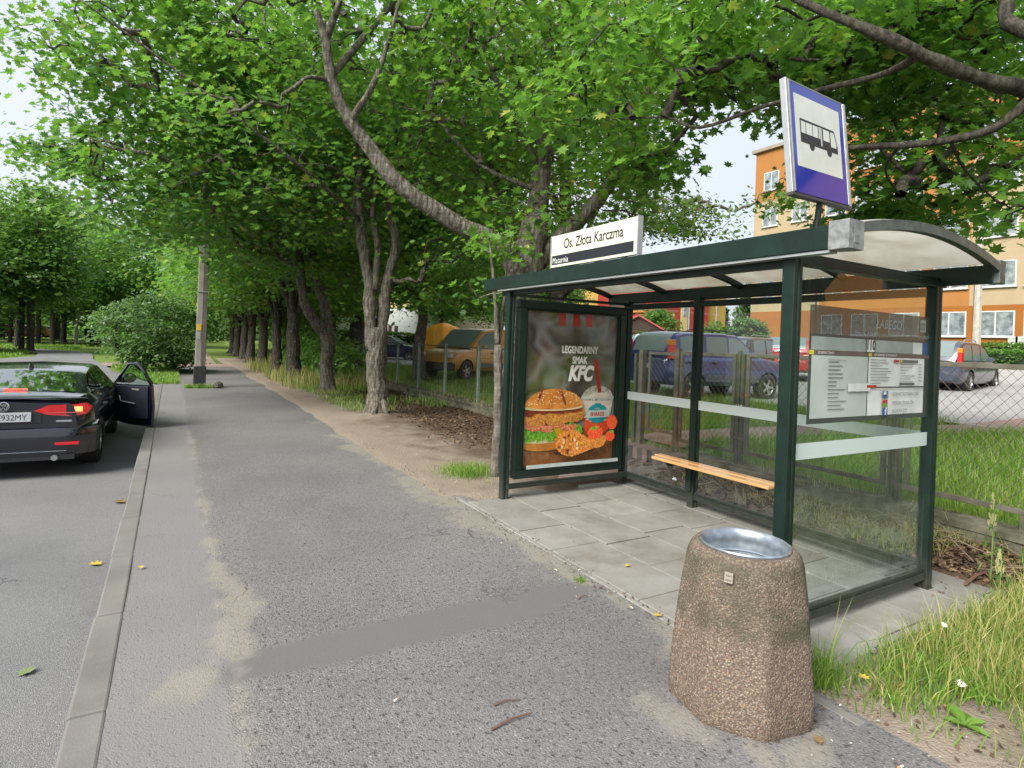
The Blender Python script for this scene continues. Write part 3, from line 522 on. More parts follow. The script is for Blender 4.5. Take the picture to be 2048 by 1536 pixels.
def soft(name):
    m = NM(name); v = m.co(); n = m.n('TexNoise', {'Vector': v, 'Scale': 2.3, 'Detail': 1.2, 'Distortion': .4}); sp = m.n('SeparateColor', {0: n.outputs['Color']})
    col = m.ramp(sp.outputs[0], [(.3, (.07, .11, .02)), (.40, (.15, .09, .045)), (.47, (.05, .032, .022)), (.55, (.30, .25, .25)), (.62, (.16, .045, .02)), (.72, (.45, .26, .06))])
    col = m.mix(.45, col, m.ramp(sp.outputs[1], [(.38, (.03, .03, .045)), (.48, (.14, .09, .07)), (.57, (.36, .32, .33)), (.66, (.10, .15, .03))]))
    return m.end(m.bsdf(col, .4))
PM = [soft('poster_blurred_street'), blotch('poster_table', (.28, .10, .03), (.17, .055, .018), 9, (.36, .16, .06)), mt('poster_red', (.62, .022, .018), .4), mt('poster_white', (.72, .71, .68), .4),
      blotch('poster_bun', (.52, .20, .035), (.35, .10, .015), 5), mt('poster_cream', (.75, .60, .34), .4), blotch('poster_fried_chicken', (.60, .23, .04), (.28, .07, .01), 34, (.75, .40, .12), dist=1), blotch('poster_bacon', (.50, .05, .02), (.66, .28, .15), 26, (.20, .01, .01), dist=2),
      blotch('poster_lettuce', (.18, .36, .02), (.05, .16, .008), 34, (.42, .55, .10)), mt('poster_cheese', (.75, .38, .02), .4), blotch('poster_milkshake', (.62, .42, .38), (.70, .55, .50), 14), blotch('poster_cup', (.42, .34, .30), (.56, .50, .46), 18, (.30, .22, .16)),
      mt('poster_teal', (.02, .33, .40), .4), blotch('poster_strawberry', (.55, .02, .015), (.72, .12, .03), 60), mt('poster_dark', (.035, .02, .015), .4), mt('poster_strip', (.45, .52, .50), .5), blotch('poster_sauce', (.10, .012, .01), (.22, .03, .012), 20)]
MB(OFF).box(PX0, PX1, YA + .052, YA + .056, PZ0, PZ1, 0).build('poster_backing', mt('backing_grey', (.2, .2, .2)), sh)
mb = MB(OFF); _ly = [0]
def ly(): _ly[0] += 1; return YA + .0515 - _ly[0] * .0006
def pp(u, v, y): return (PX0 + u * PW_, y, PZ1 - v * PH)
def pquad(u0, v0, u1, v1, mi): y = ly(); mb.add([pp(u0, v1, y), pp(u1, v1, y), pp(u1, v0, y), pp(u0, v0, y)], [(0, 1, 2, 3)], mi)
def pblob(u, v, ru, rv, mi, nz=0., n=40, a0=0, a1=360, seed=1, rot=0):
    r_ = random.Random(seed); y = ly(); pts = []
    for i in range(n):
        a = R(a0 + (a1 - a0) * i / (n if a1 - a0 == 360 else n - 1)); k = 1 + nz * (r_.random() - .5); du, dv = ru * k * math.cos(a), -rv * k * math.sin(a)
        U, V = du * PW_, dv * PH; c_, s_ = math.cos(R(rot)), math.sin(R(rot)); U, V = U * c_ - V * s_, U * s_ + V * c_; pts.append(pp(min(.999, max(.001, u + U / PW_)), min(.999, max(.001, v + V / PH)), y))
    y2 = pp(u, v, y); mb.add([y2] + pts, [(0, 1 + i, 1 + (i + 1) % n) for i in range(n - (a1 - a0 != 360))][::-1], mi)
def ppoly(P, mi): y = ly(); mb.add([pp(u, v, y) for u, v in P], [tuple(range(len(P)))], mi)
def ptext(s_, u, v, size, mi, **k):
    y = ly(); mb.M = Matrix.Translation(pp(u, v, y)) @ Matrix(((1, 0, 0, 0), (0, 0, -1, 0), (0, 1, 0, 0), (0, 0, 0, 1))); mb.text(s_, size, mi, **k); mb.M = Matrix.Identity(4)
pquad(0, 0, 1, 1, 0); pquad(0, .80, 1, 1, 1); pblob(.5, .82, .6, .03, 1, .2, seed=4)
for u in (.335, .49, .635): pquad(u, 0.0, u + .075, .085, 2)
for u in (.41, .565, .71): pquad(u, 0, u + .06 , .04, 0)
# shake
pblob(.80, .58, .185, .10, 11, 0, a0=0, a1=180); ppoly([(.62, .58), (.98, .58), (.935, .79), (.88, .81), (.72, .81), (.665, .79)], 10)
ppoly([(.64, .68), (.96, .68), (.935, .79), (.88, .812), (.72, .812), (.665, .79)], 13); pblob(.8, .70, .13, .03, 10, .5, seed=3)
pquad(.61, .555, .99, .572, 3); pquad(.62, .574, .98, .585, 11); ppoly([(.735, .30), (.775, .30), (.845, .535), (.80, .535)], 2); pblob(.82, .55, .13, .022, 10, .3, seed=9)
pblob(.80, .672, .115, .068, 12, .12, n=36, seed=5); ppoly([(.645, .65), (.955, .65), (.945, .70), (.655, .70)], 3); ptext('SHAKES', .80, .689, .062, 2, bold=.03, sx=.95); ptext('shakes', .80, .643, .03, 3)
# burger
pblob(.22, .86, .23, .045, 4, .03, seed=2); pblob(.22, .835, .24, .02, 5, .1)
for i in range(9): pblob(.03 + i * .068, .80 - .012 * (i % 2) - .02 * (i > 6), .06, .045, 8, .5, n=26, seed=20 + i)
ppoly([(.30, .735), (.50, .765), (.40, .81), (.34, .80)], 9)
for i in range(6): pblob(.05 + i * .09, .735 + .012 * (i % 3), .075, .024, 7, .5, n=30, seed=40 + i, rot=-18 if i % 2 else 14)
pblob(.13, .675, .14, .065, 6, .22, seed=60); pblob(.34, .69, .13, .055, 6, .25, seed=61); pblob(.53, .665, .12, .06, 6, .22, seed=62); pblob(.30, .635, .32, .03, 16, .4, seed=63); pblob(.05, .64, .07, .04, 16, .3, seed=64)
pblob(.31, .625, .315, .125, 4, 0.015, a0=0, a1=180, n=50, seed=70); pblob(.31, .622, .313, .022, 5, .05, seed=71); pblob(.31, .607, .30, .028, 4, .04, seed=72)
for a_ in ((.16, .53, .012, .055, 20), (.40, .56, .012, .06, -25)): pblob(a_[0], a_[1], a_[2], a_[3], 16, .1, rot=a_[4], n=16)
_r = random.Random(5)
for i in range(90):
    a = _r.random() * math.pi; q = _r.random() ** .5; pblob(.31 + .29 * q * math.cos(a), .605 - .098 * q * math.sin(a), .0065, .0028, 5, 0, n=6, rot=_r.uniform(-40, 40))
# drumstick and strawberries
pblob(.74, .80, .085, .055, 13, .2, seed=81); pblob(.72, .765, .05, .012, 8, .6, seed=82); pblob(.93, .73, .06, .05, 13, .15, seed=83); pblob(.91, .825, .055, .036, 13, .15, seed=84); pblob(.93, .795, .03, .008, 8, .6, seed=85)
pblob(.50, .915, .22, .022, 14, .15, seed=86); pblob(.47, .855, .175, .085, 6, .12, n=60, seed=87, rot=8); ppoly([(.58, .80), (.74, .855), (.72, .90), (.58, .93)], 6); pblob(.77, .865, .085, .034, 6, .18, n=40, seed=88); pblob(.83, .845, .035, .03, 6, .2, seed=90)
for i in range(26): a = _r.random() * 6.28; q = _r.random() ** .5; pblob(.46 + .14 * q * math.cos(a), .855 + .065 * q * math.sin(a), .018, .009, (5, 16, 4, 9)[i % 4], .5, n=9, seed=100 + i, rot=i * 40)
ptext('LEGENDARNY', .52, .262, .108, 3, bold=.035, sx=.70, sp=1.04); ptext('SMAK', .52, .330, .108, 3, bold=.035, sx=.72, sp=1.04); pquad(.465, .352, .575, .358, 2)
ptext('KFC', .53, .44, .225, 3, bold=.05, sx=.80, shear=.25); pquad(0, .976, 1, 1, 15)
for u, v, ln_ in ((.385, .44, .055), (.365, .44, .0)): pass
mb.build('poster', PM, sh)
MB(OFF).box(PX0 - .004, PX1 + .004, YA + .022, YA + .025, PZ0 - .004, PZ1 + .004).build('glass_pane', glassmat('advert_glass', dirt=.004, rf=.35), sh)
# timetable on the end pane
_t = NM('tt_dark'); _t = _t.end(_t.n('MixShader', {0: .14, 1: _t.bsdf((.05, .06, .058), .3), 2: _t.n('BsdfTransparent').outputs[0]}).outputs[0])
TT = [_t, mt('tt_paper', (.42, .47, .45), .5, (.36, .41, .39)), mt('tt_grey', (.30, .35, .34), .5), mt('tt_blue', (.03, .09, .28), .4), mt('tt_white', (.66, .68, .68), .4), mt('tt_black', (.02, .02, .02), .5), mt('tt_yellow', (.55, .50, .05), .5), mt('tt_red', (.45, .03, .03), .5), mt('tt_green', (.12, .30, .05), .5), mt('tt_ink', (.16, .18, .18), .5), mt('tt_brown', (.14, .10, .09), .5)]
mb = MB(OFF); TX0, TX1, TZ0, TZ1 = 3.235, 4.665, 1.235, 1.945; TY = YN - .0048; _ly[0] = 0
def tq(u0, v0, u1, v1, mi):
    _ly[0] += 1; y = TY - .0002 * _ly[0]; P_ = lambda u, v: (TX0 + u * (TX1 - TX0), y, TZ1 - v * (TZ1 - TZ0)); mb.add([P_(u0, v1), P_(u1, v1), P_(u1, v0), P_(u0, v0)], [(0, 1, 2, 3)], mi)
def tt(s_, u, v, size, mi, **k):
    _ly[0] += 1; y = TY - .0002 * _ly[0] - .0008; mb.M = Matrix.Translation((TX0 + u * (TX1 - TX0), y, TZ1 - v * (TZ1 - TZ0))) @ Matrix(((1, 0, 0, 0), (0, 0, -1, 0), (0, 1, 0, 0), (0, 0, 0, 1))); mb.text(s_, size, mi, depth=.0001, **k); mb.M = Matrix.Identity(4)
mb.box(TX0, TX1, TY - .0002, TY, TZ0, TZ1 - .17, 1); tq(0, 0.0, 1, .235, 0); tq(.0, .235, 1, 1, 0)
tq(.015, .262, .985, .375, 2); tq(.93, .262, .985, .375, 3); tq(.84, .262, .93, .375, 4)
tq(.02, .42, .445, .955, 1); tq(.452, .42, .955, .80, 4); tq(.452, .815, .955, .955, 4); tq(.452, .70, .955, .955, 4); tq(.0, .378, 1, .415, 10); tq(.0, .378, .035, .415, 6); tq(.45, .378, .475, .415, 6)
tt('Matarnia, ul. Złota Karczma', .33, .225, .034, 2, align='LEFT'); tt('www.ztm.gda.pl', .985, .215, .036, 2, align='RIGHT'); tt('ŁABEGO', .50, .15, .085, 2, align='LEFT', bold=.01, shear=.15); tq(.90, .035, .955, .155, 2); tt('02', .927, .135, .07, 0)
tq(.425, .255, .50, .382, 5); tq(.43, .263, .495, .374, 4); tt('110', .4625, .352, .085, 5, bold=.03, sx=.85)
tt('SCHEMAT TRASY', .06, .408, .022, 4, align='LEFT'); tt('INFORMACJE I KOMUNIKATY', .49, .408, .022, 4, align='LEFT')
_r = random.Random(3)
for k in range(13): tq(.14, .47 + k * .034, .14 + _r.uniform(.06, .14), .478 + k * .034, 9)
tq(.135, .455, .27, .458, 5)
for k in range(9): tq(.465, .44 + k * .027, .465 + _r.uniform(.08, .19), .446 + k * .027, 9)
for k in range(8): tq(.72, .475 + k * .028, .72 + _r.uniform(.05, .15), .481 + k * .028, 9)
for k in range(6): tq(.89, .475 + k * .032, .925, .481 + k * .032, 9)
tq(.71, .435, .88, .462, 0); tq(.712, .437, .73, .46, 6); tq(.655, .437, .70, .46, 7); tq(.71, .655, .85, .675, 0); tq(.453, .69, .955, .702, 5); tq(.28, .66, .46, .73, 4); tq(.43, .675, .51, .70, 7)
for v, tx, c_ in ((.775, 'SCHEMATY KOMUNIKACYJNE', 3), (.86, 'MOBILNA STRONA ZTM', 7), (.935, 'FACEBOOK ZTM', 3)):
    tq(.565, v - .045, .61, v + .022, c_); tt(tx, .65, v, .032, 9, align='LEFT', sx=.8)
tq(.565, .845, .61, .88, 8); tt('f', .592, .95, .062, 4, bold=.04); tq(.57, .735, .595, .765, 4); tt('X', .605, .79, .045, 2, bold=.01)
mb.build('timetable_poster', TT, sh)

# ------------------------------------------------------------------ signs on the shelter
ns = thing('stop_name_sign', 'cream stop name board reading Os. Złota Karczma on the shelter roof edge', 'sign', (3.0, 3.83, 2.336)); O2 = (3.0, 3.83, 2.336)
MB(O2).box(2.975, 3.012, 3.262, 4.40, 2.348, 2.635).build('board', mt('cream_enamel', (.60, .60, .49), .35, (.55, .54, .43), 8), ns, bevel=.003)
MB(O2).box(2.97, 3.018, 3.252, 3.2615, 2.34, 2.64).build('edge_strip', ALU, ns); MB(O2).box(2.97, 3.018, 4.4005, 4.41, 2.34, 2.64).build('edge_strip', ALU, ns)
mb = MB(O2); mb.box(2.9735, 2.9748, 3.30, 4.388, 2.372, 2.455, 0)
TM = Matrix(((0, 0, -1, 0), (-1, 0, 0, 0), (0, 1, 0, 0), (0, 0, 0, 1)))
mb.M = Matrix.Translation((2.9742, 3.815, 2.505)) @ TM; mb.text('Os. Złota Karczma', .125, 0, bold=.012, sx=.82); mb.M = Matrix.Translation((2.9728, 4.375, 2.383)) @ TM; mb.text('Matarnia', .075, 1, sx=.85, align='LEFT', sp=1.08); mb.M = Matrix.Identity(4)
mb.build('lettering', [mt('sign_black', (.012, .014, .02), .4), WHITEP], ns)
[MB(O2).box(2.98, 3.01, q, q + .04, 2.3362, 2.3475).build('bracket', GREEN, ns) for q in (3.4, 4.2)]
SB = (3.0, 1.90, 2.336); bs_ = thing('bus_stop_sign', 'leaning blue bus stop sign with white panel and black bus symbol', 'sign', SB)
MB(SB).tube([(3.03, 1.90, 2.337), (3.035, 1.885, 2.50)], .017, 12).build('pole', GREEN, bs_, smooth=True)
RT = Matrix.Translation((3.04, 1.90, 2.49)) @ Matrix.Rotation(R(-4.5), 4, 'X') @ Matrix.Rotation(R(-3), 4, 'Y') @ Matrix.Rotation(R(5), 4, 'Z')
BLUE = mt('sign_blue', (.016, .035, .33), .12, (.012, .028, .28), 3, Coat_Weight=.2)
mb = MB(SB); mb.M = RT; mb.box(-.30, .30, -.028, -.004, .012, .60); mb.build('face', BLUE, bs_)
mb = MB(SB); mb.M = RT; 
for s_ in (-1, 1): mb.box(min(s_ * .301, s_ * .325), max(s_ * .301, s_ * .325), -.034, .0, .004, .606); mb.box(min(s_ * .287, s_ * .3005), max(s_ * .287, s_ * .3005), -.034, -.0285, .012, .60)
mb.box(-.30, .30, -.030, -.002, .601, .608); mb.build('side_rail', ALU, bs_, bevel=.003)
mb = MB(SB); mb.M = RT; mb.box(-.325, .325, -.034, .0, -.012, .0035); mb.build('bottom_rail', mt('dark_rail', (.05, .045, .045), .6), bs_, bevel=.002)
mb = MB(SB); mb.M = RT; mb.box(-.245, .245, -.0292, -.0284, .155, .545, 0)
Q = RT @ Matrix.Translation((0, -.0294, .35)) @ Matrix(((1, 0, 0, 0), (0, 0, -1, 0), (0, 1, 0, 0), (0, 0, 0, 1))); mb.M = Q
mb.prism([(-.20, -.06), (.205, -.06), (.205, -.02), (.175, .062), (.165, .068), (-.20, .068)], 0, .0005, 1)
for a, b in ((-.19, -.145), (-.138, -.075), (-.068, -.012), (.045, .115)): mb.prism([(a, -.008), (b, -.008), (b, .055), (a, .055)], .0006, .0009, 0)
for a in (-.002, .017): mb.prism([(a, -.045 if a > 0 else -.008), (a + .012, -.045 if a > 0 else -.008), (a + .012, .058), (a, .058)], .0006, .0009, 0)
mb.prism([(.128, -.03), (.185, -.03), (.192, -.01), (.165, .055), (.128, .055)], .0006, .0009, 0)
for cx in (-.085, .105): mb.prism([(cx + .028 * math.cos(a * math.pi / 12), -.062 + .028 * math.sin(a * math.pi / 12)) for a in range(24)], .0001, .0007, 1)
mb.build('bus_symbol', [WHITEP, mt('sign_black', (.012, .014, .02), .4)], bs_)

# ------------------------------------------------------------------ exposed aggregate bin
_m = NM('exposed_aggregate'); v = _m.vor(125); v2 = _m.vor(200)
_c = _m.ramp(_m.n('SeparateColor', {0: v.outputs['Color']}).outputs[0], [(0, (.15, .095, .075)), (.2, (.25, .17, .13)), (.45, (.31, .225, .175)), (.62, (.22, .19, .165)), (.8, (.36, .28, .20)), (.95, (.44, .38, .32)), (1, (.10, .085, .075))])
_c = _m.mix(_m.g(v.outputs['Distance'], .35, .75), _c, (.14, .11, .09)); _z = _m.n('SeparateXYZ', {0: _m.co()}).outputs[2]
_st = _m.math('MULTIPLY', _m.ramp(_z, [(.36, (0, 0, 0)), (.43, (1, 1, 1)), (.60, (.55, .55, .55)), (.69, (.9, .9, .9)), (.74, (.1, .1, .1))]), _m.g(_m.noise(5, 6, .6), .36, .58))
_c = _m.mix(1, _c, (.68, .67, .65), 'MULTIPLY'); _c = _m.mix(_m.math('MULTIPLY', _st, .78), _c, (.045, .05, .028)); AGG = _m.end(_m.bsdf(_c, .8, 0, _m.bump(_m.math('MULTIPLY', v.outputs['Distance'], -1), .6, .005), .3))
BX, BY = 2.395, 1.80; bn = thing('litter_bin', 'tapered pebble concrete litter bin with round galvanised liner in front of the shelter', 'litter bin', (BX, BY, 0), R(12))
def octr(a, k): # rounded octagon radius
    q = (a % (math.pi / 4)) - math.pi / 8; return (1 - k) + k * (math.cos(math.pi / 8) / math.cos(q)) * 1.03
prof = [(.318, 0, .9), (.326, .03, .9), (.326, .10, .9), (.320, .2, .9), (.306, .36, .85), (.290, .52, .8), (.275, .62, .7), (.266, .672, .5), (.252, .705, .3), (.232, .726, .1), (.210, .732, 0), (.204, .729, 0), (.204, .40, 0)]
n = 96; vs = []; fs = []
for r_, z, k in prof:
    for j in range(n): a = 2 * math.pi * j / n; q = r_ * octr(a, k) + .0015 * rnd.uniform(-1, 1); vs.append((q * math.cos(a), q * math.sin(a), z))
for i in range(len(prof) - 1):
    for j in range(n): fs.append((i * n + j, i * n + (j + 1) % n, (i + 1) * n + (j + 1) % n, (i + 1) * n + j))
MB().add(vs, fs).build('body', AGG, bn, smooth=2)
MB().lathe([(.204, .720), (.207, .738), (.202, .744), (.194, .739), (.186, .724), (.183, .69), (.185, .68), (.182, .67), (.178, .30), (0.01, .29)], 64).build('liner', GALV, bn, smooth=True)
MB().bar((-.175, 0, .60), (-.10, .09, .60), .012, .20).build('liner_bracket', GALV, bn)
MB().lathe([(.1815, .645), (.175, .64), (.1815, .635)], 48).build('liner_bead', GALV, bn, smooth=True)
mb = MB(); a = math.atan2(-BY, -BX) - R(12) - R(12) ; rr = .2765
mb.M = Matrix.Translation((rr * math.cos(a), rr * math.sin(a), .655)) @ Matrix.Rotation(a, 4, 'Z') @ Matrix.Rotation(R(-9), 4, 'Y'); mb.box(-.004, .008, -.018, .018, -.022, .022, 0); mb.box(.0081, .0086, -.013, .013, .004, .012, 1); mb.box(.0081, .0086, -.013, .013, -.014, -.006, 1); mb.build('label_plate', [mt('plate_tan', (.30, .26, .22), .6), mt('plate_groove', (.15, .13, .12), .7)], bn)

# ------------------------------------------------------------------ fences and low wall
RUSTG = mt('flaking_green_paint', (.035, .06, .045), .7, (.10, .085, .055), 9, bump=.3); RUSTB = mt('weathered_brown_steel', (.085, .075, .055), .75, (.13, .12, .095), 8, bump=.3); WIRE = mt('rusty_wire', (.09, .085, .07), .7, (.13, .10, .075), 3)
def wiremesh(par, y0, y1, z0, z1, x=0, pitch=.085, r_=.0022):
    mb = MB(); H_ = z1 - z0; W_ = y1 - y0; sl = 1.15
    for sgn in (1, -1):
        c = -H_ / sl
        while c < W_ + (H_ / sl if sgn < 0 else 0):
            if sgn > 0: a = (c, 0); b = (c + H_ / sl, H_)
            else: a = (c, 0); b = (c - H_ / sl, H_)
            pts = []
            ta = 0; tb = 1
            dx = b[0] - a[0]
            t_lo, t_hi = 0, 1
            if dx > 0: t_lo = max(0, (0 - a[0]) / dx); t_hi = min(1, (W_ - a[0]) / dx)
            else: t_lo = max(0, (W_ - a[0]) / dx); t_hi = min(1, (0 - a[0]) / dx)
            if t_hi > t_lo + .01:
                A = (x + .002 * sgn, y0 + a[0] + dx * t_lo, z0 + H_ * t_lo); B = (x + .002 * sgn, y0 + a[0] + dx * t_hi, z0 + H_ * t_hi); mb.tube([A, B], r_, 3, cap=False)
            c += pitch
    return mb.build('wire_mesh', WIRE, par)
fc = thing('chain_link_fence', 'brown framed chain link fence on the low wall behind the shelter', 'fence', (6.15, 3.0, 0))
def fpanel(y0, y1, z0, z1, xo=0):
    mb = MB(); t = .045; y0 -= 3.0; y1 -= 3.0
    mb.box(xo - .015, xo + .02, y0, y0 + t, z0, z1); mb.box(xo - .015, xo + .02, y1 - t, y1, z0, z1); mb.box(xo - .015, xo + .02, y0 + t + .001, y1 - t - .001, z1 - t, z1); mb.box(xo - .015, xo + .02, y0 + t + .001, y1 - t - .001, z0, z0 + t)
    mb.build('panel_frame', RUSTB, fc, bevel=.003); wiremesh(fc, y0 + t, y1 - t, z0 + t, z1 - t, xo)
def fpost(y, s_=.045, z1=1.6, m_=RUSTG, z0=.2): MB().box(-s_ / 2, s_ / 2, y - 3 - s_ / 2, y - 3 + s_ / 2, z0, z1).build('post', m_, fc, bevel=.004)
fpanel(5.86, 6.44, .42, 1.6, .05); fpanel(4.84, 5.76, .36, 1.62); fpanel(3.04, 4.68, .38, 1.63); fpanel(1.12, 2.87, .38, 1.63); fpanel(-.75, 1.0, .38, 1.62); fpanel(-2.7, -.87, .38, 1.62)
for y, s_, z1, m_, z0 in ((6.66, .05, 1.56, RUSTG, .1), (6.52, .085, 1.62, RUSTB, .15), (5.81, .07, 1.66, RUSTB, .05), (4.79, .045, 1.66, RUSTG, .22), (4.73, .045, 1.62, RUSTG, .22), (2.985, .05, 1.6, RUSTG, .2), (2.92, .05, 1.62, RUSTG, .2), (1.08, .05, 1.62, RUSTG, .2), (1.03, .05, 1.6, RUSTG, .2), (-.81, .05, 1.6, RUSTG, .2)): fpost(y, s_, z1, m_, z0)
for y in (1.96, .1): MB().box(-.012, .012, y - 3.015, y - 2.985, .24, .379).build('stub', RUSTG, fc)
[MB().box(-.022, .022, q - 3, q - 2.8, .55, .58).build('clamp', RUSTG, fc) for q in (4.66, 2.86)]
ff = thing('green_fence', 'long green post and wire fence under the maples leading away', 'fence', (6.12, 18, 0))
ys_ = [6.95, 8.9, 10.88, 11.88, 13.75, 15.62, 17.4, 19.3, 21.2, 23.1, 25, 27, 29, 31]
PALEG = mt('pale_green_paint', (.10, .17, .14), .6, (.22, .26, .22), 10, bump=.2)
for y in ys_:
    MB().box(-.03, .03, y - 18 - .055, y - 18 - .005, .18, 1.56).build('post', PALEG, ff, bevel=.004); MB().box(-.03, .03, y - 18 + .005, y - 18 + .055, .18, 1.53).build('post', RUSTG, ff, bevel=.004)
for a, b in zip(ys_[:-1], ys_[1:]):
    MB().box(-.018, .018, a - 17.94, b - 18.06, 1.48, 1.515).build('top_rail', RUSTG, ff); MB().box(-.018, .018, a - 17.94, b - 18.06, .25, .285).build('bottom_rail', RUSTG, ff)
    mb = MB(); z = .34
    while z < 1.47: mb.tube([(0, a - 17.94, z), (0, b - 18.06, z)], .0022, 3, cap=False); z += .055
    y = a - 17.9
    while y < b - 18.1: mb.tube([(.003, y, .28), (.003, y, 1.48)], .0018, 3, cap=False); y += .12
    mb.build('wire_mesh', WIRE, ff)
def lowwall(y0, y1, label):
    ys = np.arange(y0, y1, .12); mb = MB((6.15, (y0 + y1) / 2, 0)); vs = []; fs = []
    for y in ys:
        n_ = float(fbm(np.array([3.]), np.array([y]), 1.7)[0]) - .5; h = .235 + .03 * n_; j = .018 * (int(y / 2.0) % 2)
        o_ = .03 * (float(vn(np.array([9.]), np.array([y]), 3)[0]) - .5)
        vs += [(6.02 + o_, y, -.15), (6.03 + o_, y, h - .07), (6.0 + o_ + j, y, h - .065), (6.0 + o_ * .6 + j, y, h - .005), (6.03, y, h), (6.28, y, h + .01), (6.30, y, -.1)]
    k = 7
    for i in range(len(ys) - 1): fs += [(i * k + q, (i + 1) * k + q, (i + 1) * k + q + 1, i * k + q + 1) for q in range(k - 1)]
    fs += [tuple(range(k)), tuple(range((len(ys) - 1) * k, len(ys) * k))[::-1]]
    mb.add(vs, fs); o = mb.build('low_wall', PLINTH, loc=(6.15, (y0 + y1) / 2, 0)); prop(o, label, 'wall')
lowwall(-4, 5.5, 'low mossy concrete wall carrying the chain link fence behind the shelter'); lowwall(6.85, 31, 'low crumbling concrete wall carrying the green fence under the maples')

# ------------------------------------------------------------------ utility pole and lamps
up = thing('utility_pole', 'grey concrete utility pole with yellow sticker and black foot on the pavement', 'pole', (.74, 19.06, 0))
mb = MB(); s0, s1 = .20, .13; z1 = 8.2
for dx, nm in ((-.065, 0), (.070, 1)): 
    w0, w1 = (.075, .055) if nm == 0 else (.058, .045); q = dx * .85
    mb.add([(dx - w0, -.13, .62), (dx + w0, -.13, .62), (dx + w0, .13, .62), (dx - w0, .13, .62), (q - w1, -.09, z1), (q + w1, -.09, z1), (q + w1, .09, z1), (q - w1, .09, z1)], [(0, 1, 5, 4), (1, 2, 6, 5), (2, 3, 7, 6), (3, 0, 4, 7), (4, 5, 6, 7), (3, 2, 1, 0)], nm)
mb.build('shaft', [mt('pole_concrete', (.30, .28, .25), .9, (.20, .19, .17), 4, bump=.3), mt('pole_concrete_dark', (.12, .105, .09), .9, (.08, .07, .06), 5, bump=.3)], up, bevel=.008)
MB().box(-.165, .150, -.15, .15, -.02, .62).build('foot', mt('black_tar', (.02, .02, .024), .7), up, bevel=.01)
MB().box(-.13, -.015, -.140, -.134, 1.66, 1.84).build('sticker', mt('yellow_sticker', (.75, .42, .02), .5), up)
MB().box(-.12, -.03, -.138, -.133, 1.42, 1.62).build('sticker', mt('grey_sticker', (.32, .35, .38), .5), up)
MB().box(-.142, .130, -.137, .137, 2.77, 2.79).build('band', ALU, up)
blades('grass_tuft', rp_(500, .35, 1.1, 18.75, 18.95, lambda x, y: x * 0), .12, .012, GRASSM, 'small grass tuft at the foot of the utility pole')
o = MB().lathe([(.02, 0), (.13, .03), (.11, .14), (.03, .2)], 7).build('stone', mt('dark_stone', (.06, .05, .045), .9), loc=(1.22, 18.8, 0)); prop(o, 'dark stone lying beside the foot of the utility pole', 'stone')
def lamp(label, p_, h, r_, arm, m_):
    t = thing('street_lamp', label, 'street lamp', p_); MB().tube([(0, 0, 0), (0, 0, h)], [r_, r_ * .6], 8).build('pole', m_, t, smooth=True)
    if arm: MB().tube([(0, 0, h - .9), (arm * .3, 0, h - .2), (arm, 0, h)], r_ * .35, 6).build('arm', m_, t, smooth=True); MB().box(arm - .1, arm + .35, -.12, .12, h - .04, h + .08).build('lamp_head', ALU, t, bevel=.03)
    return t
PG = mt('grey_lamp_pole', (.28, .28, .27), .7)
lamp('tall grey lamp post standing in front of the orange building', (31.2, 11.8, 1.8), 7.5, .17, 0, mt('lamp_concrete', (.42, .39, .35), .9)); lamp('thin grey street lamp with curved arm between red and orange buildings', (32.4, 27.3, 1.8), 4.9, .06, -1.2, PG)
lamp('distant thin pole on the grass across the road', (-7.2, 63, -.1), 6, .14, 0, PG); lamp('slim pale lamp post before the red building', (27, 24.8, 1.7), 5.2, .06, 0, PG)
# ------------------------------------------------------------------ trees
MAPLE = []
for i, (a, r_) in enumerate([(90, 1.0), (70, .62), (52, .98), (38, .50), (15, .95), (-8, .42), (-35, .62), (-62, .30), (-90, .38), (-118, .30), (-145, .62), (-172, .42), (165, .95), (142, .50), (128, .98), (110, .62)]):
    MAPLE.append((math.cos(R(a)) * r_, math.sin(R(a)) * r_ + .1))
MAPLE = np.array(MAPLE)
STAR = np.array([(0, -.5), (.35, -.45), (.9, .05), (.45, .25), (0, 1), (-.45, .25), (-.9, .05), (-.35, -.45)])
OVAL = np.array([(0, -.8), (.42, -.2), (.36, .45), (0, 1), (-.36, .45), (-.42, -.2)])
def leafcloud(name, pos, size, mat, shape, up=.75, fan=False, rs=None, droop=None):
    rs = rs or nr; n = len(pos); nrm = rs.normal(size=(n, 3)) * .55; nrm[:, 2] = np.abs(nrm[:, 2]) * .5 + up
    if droop is not None: nrm[:, :2] += droop[:, :2] * .5
    nrm /= np.linalg.norm(nrm, axis=1)[:, None]; a = rs.rand(n) * 6.283; t = np.stack([np.cos(a), np.sin(a), 0 * a], 1)
    t -= nrm * (t * nrm).sum(1)[:, None]; t /= np.linalg.norm(t, axis=1)[:, None]; b = np.cross(nrm, t); s = (size * (.45 + .95 * rs.rand(n) ** 1.2))[:, None]
    K = len(shape); out = []; fold = rs.uniform(.05, .4, n)[:, None]; curl = rs.uniform(-.1, .35, n)[:, None]
    for q, p in shape: out.append(pos + (t * q + b * p + nrm * (fold * abs(q) * .6 - curl * p * abs(p) * .5)) * s)
    if fan:
        out.append(pos + b * .1 * s); V = np.stack(out, 1).reshape(-1, 3); B = np.arange(n)[:, None, None] * (K + 1)
        tri = np.array([(K, i, (i + 1) % K) for i in range(K)]); F = (B + tri[None]).ravel(); cnt = np.full(n * K, 3)
    else: V = np.stack(out, 1).reshape(-1, 3); F = np.arange(n * K); cnt = np.full(n, K)
    return npmesh(name, V, (F, cnt), [mat])
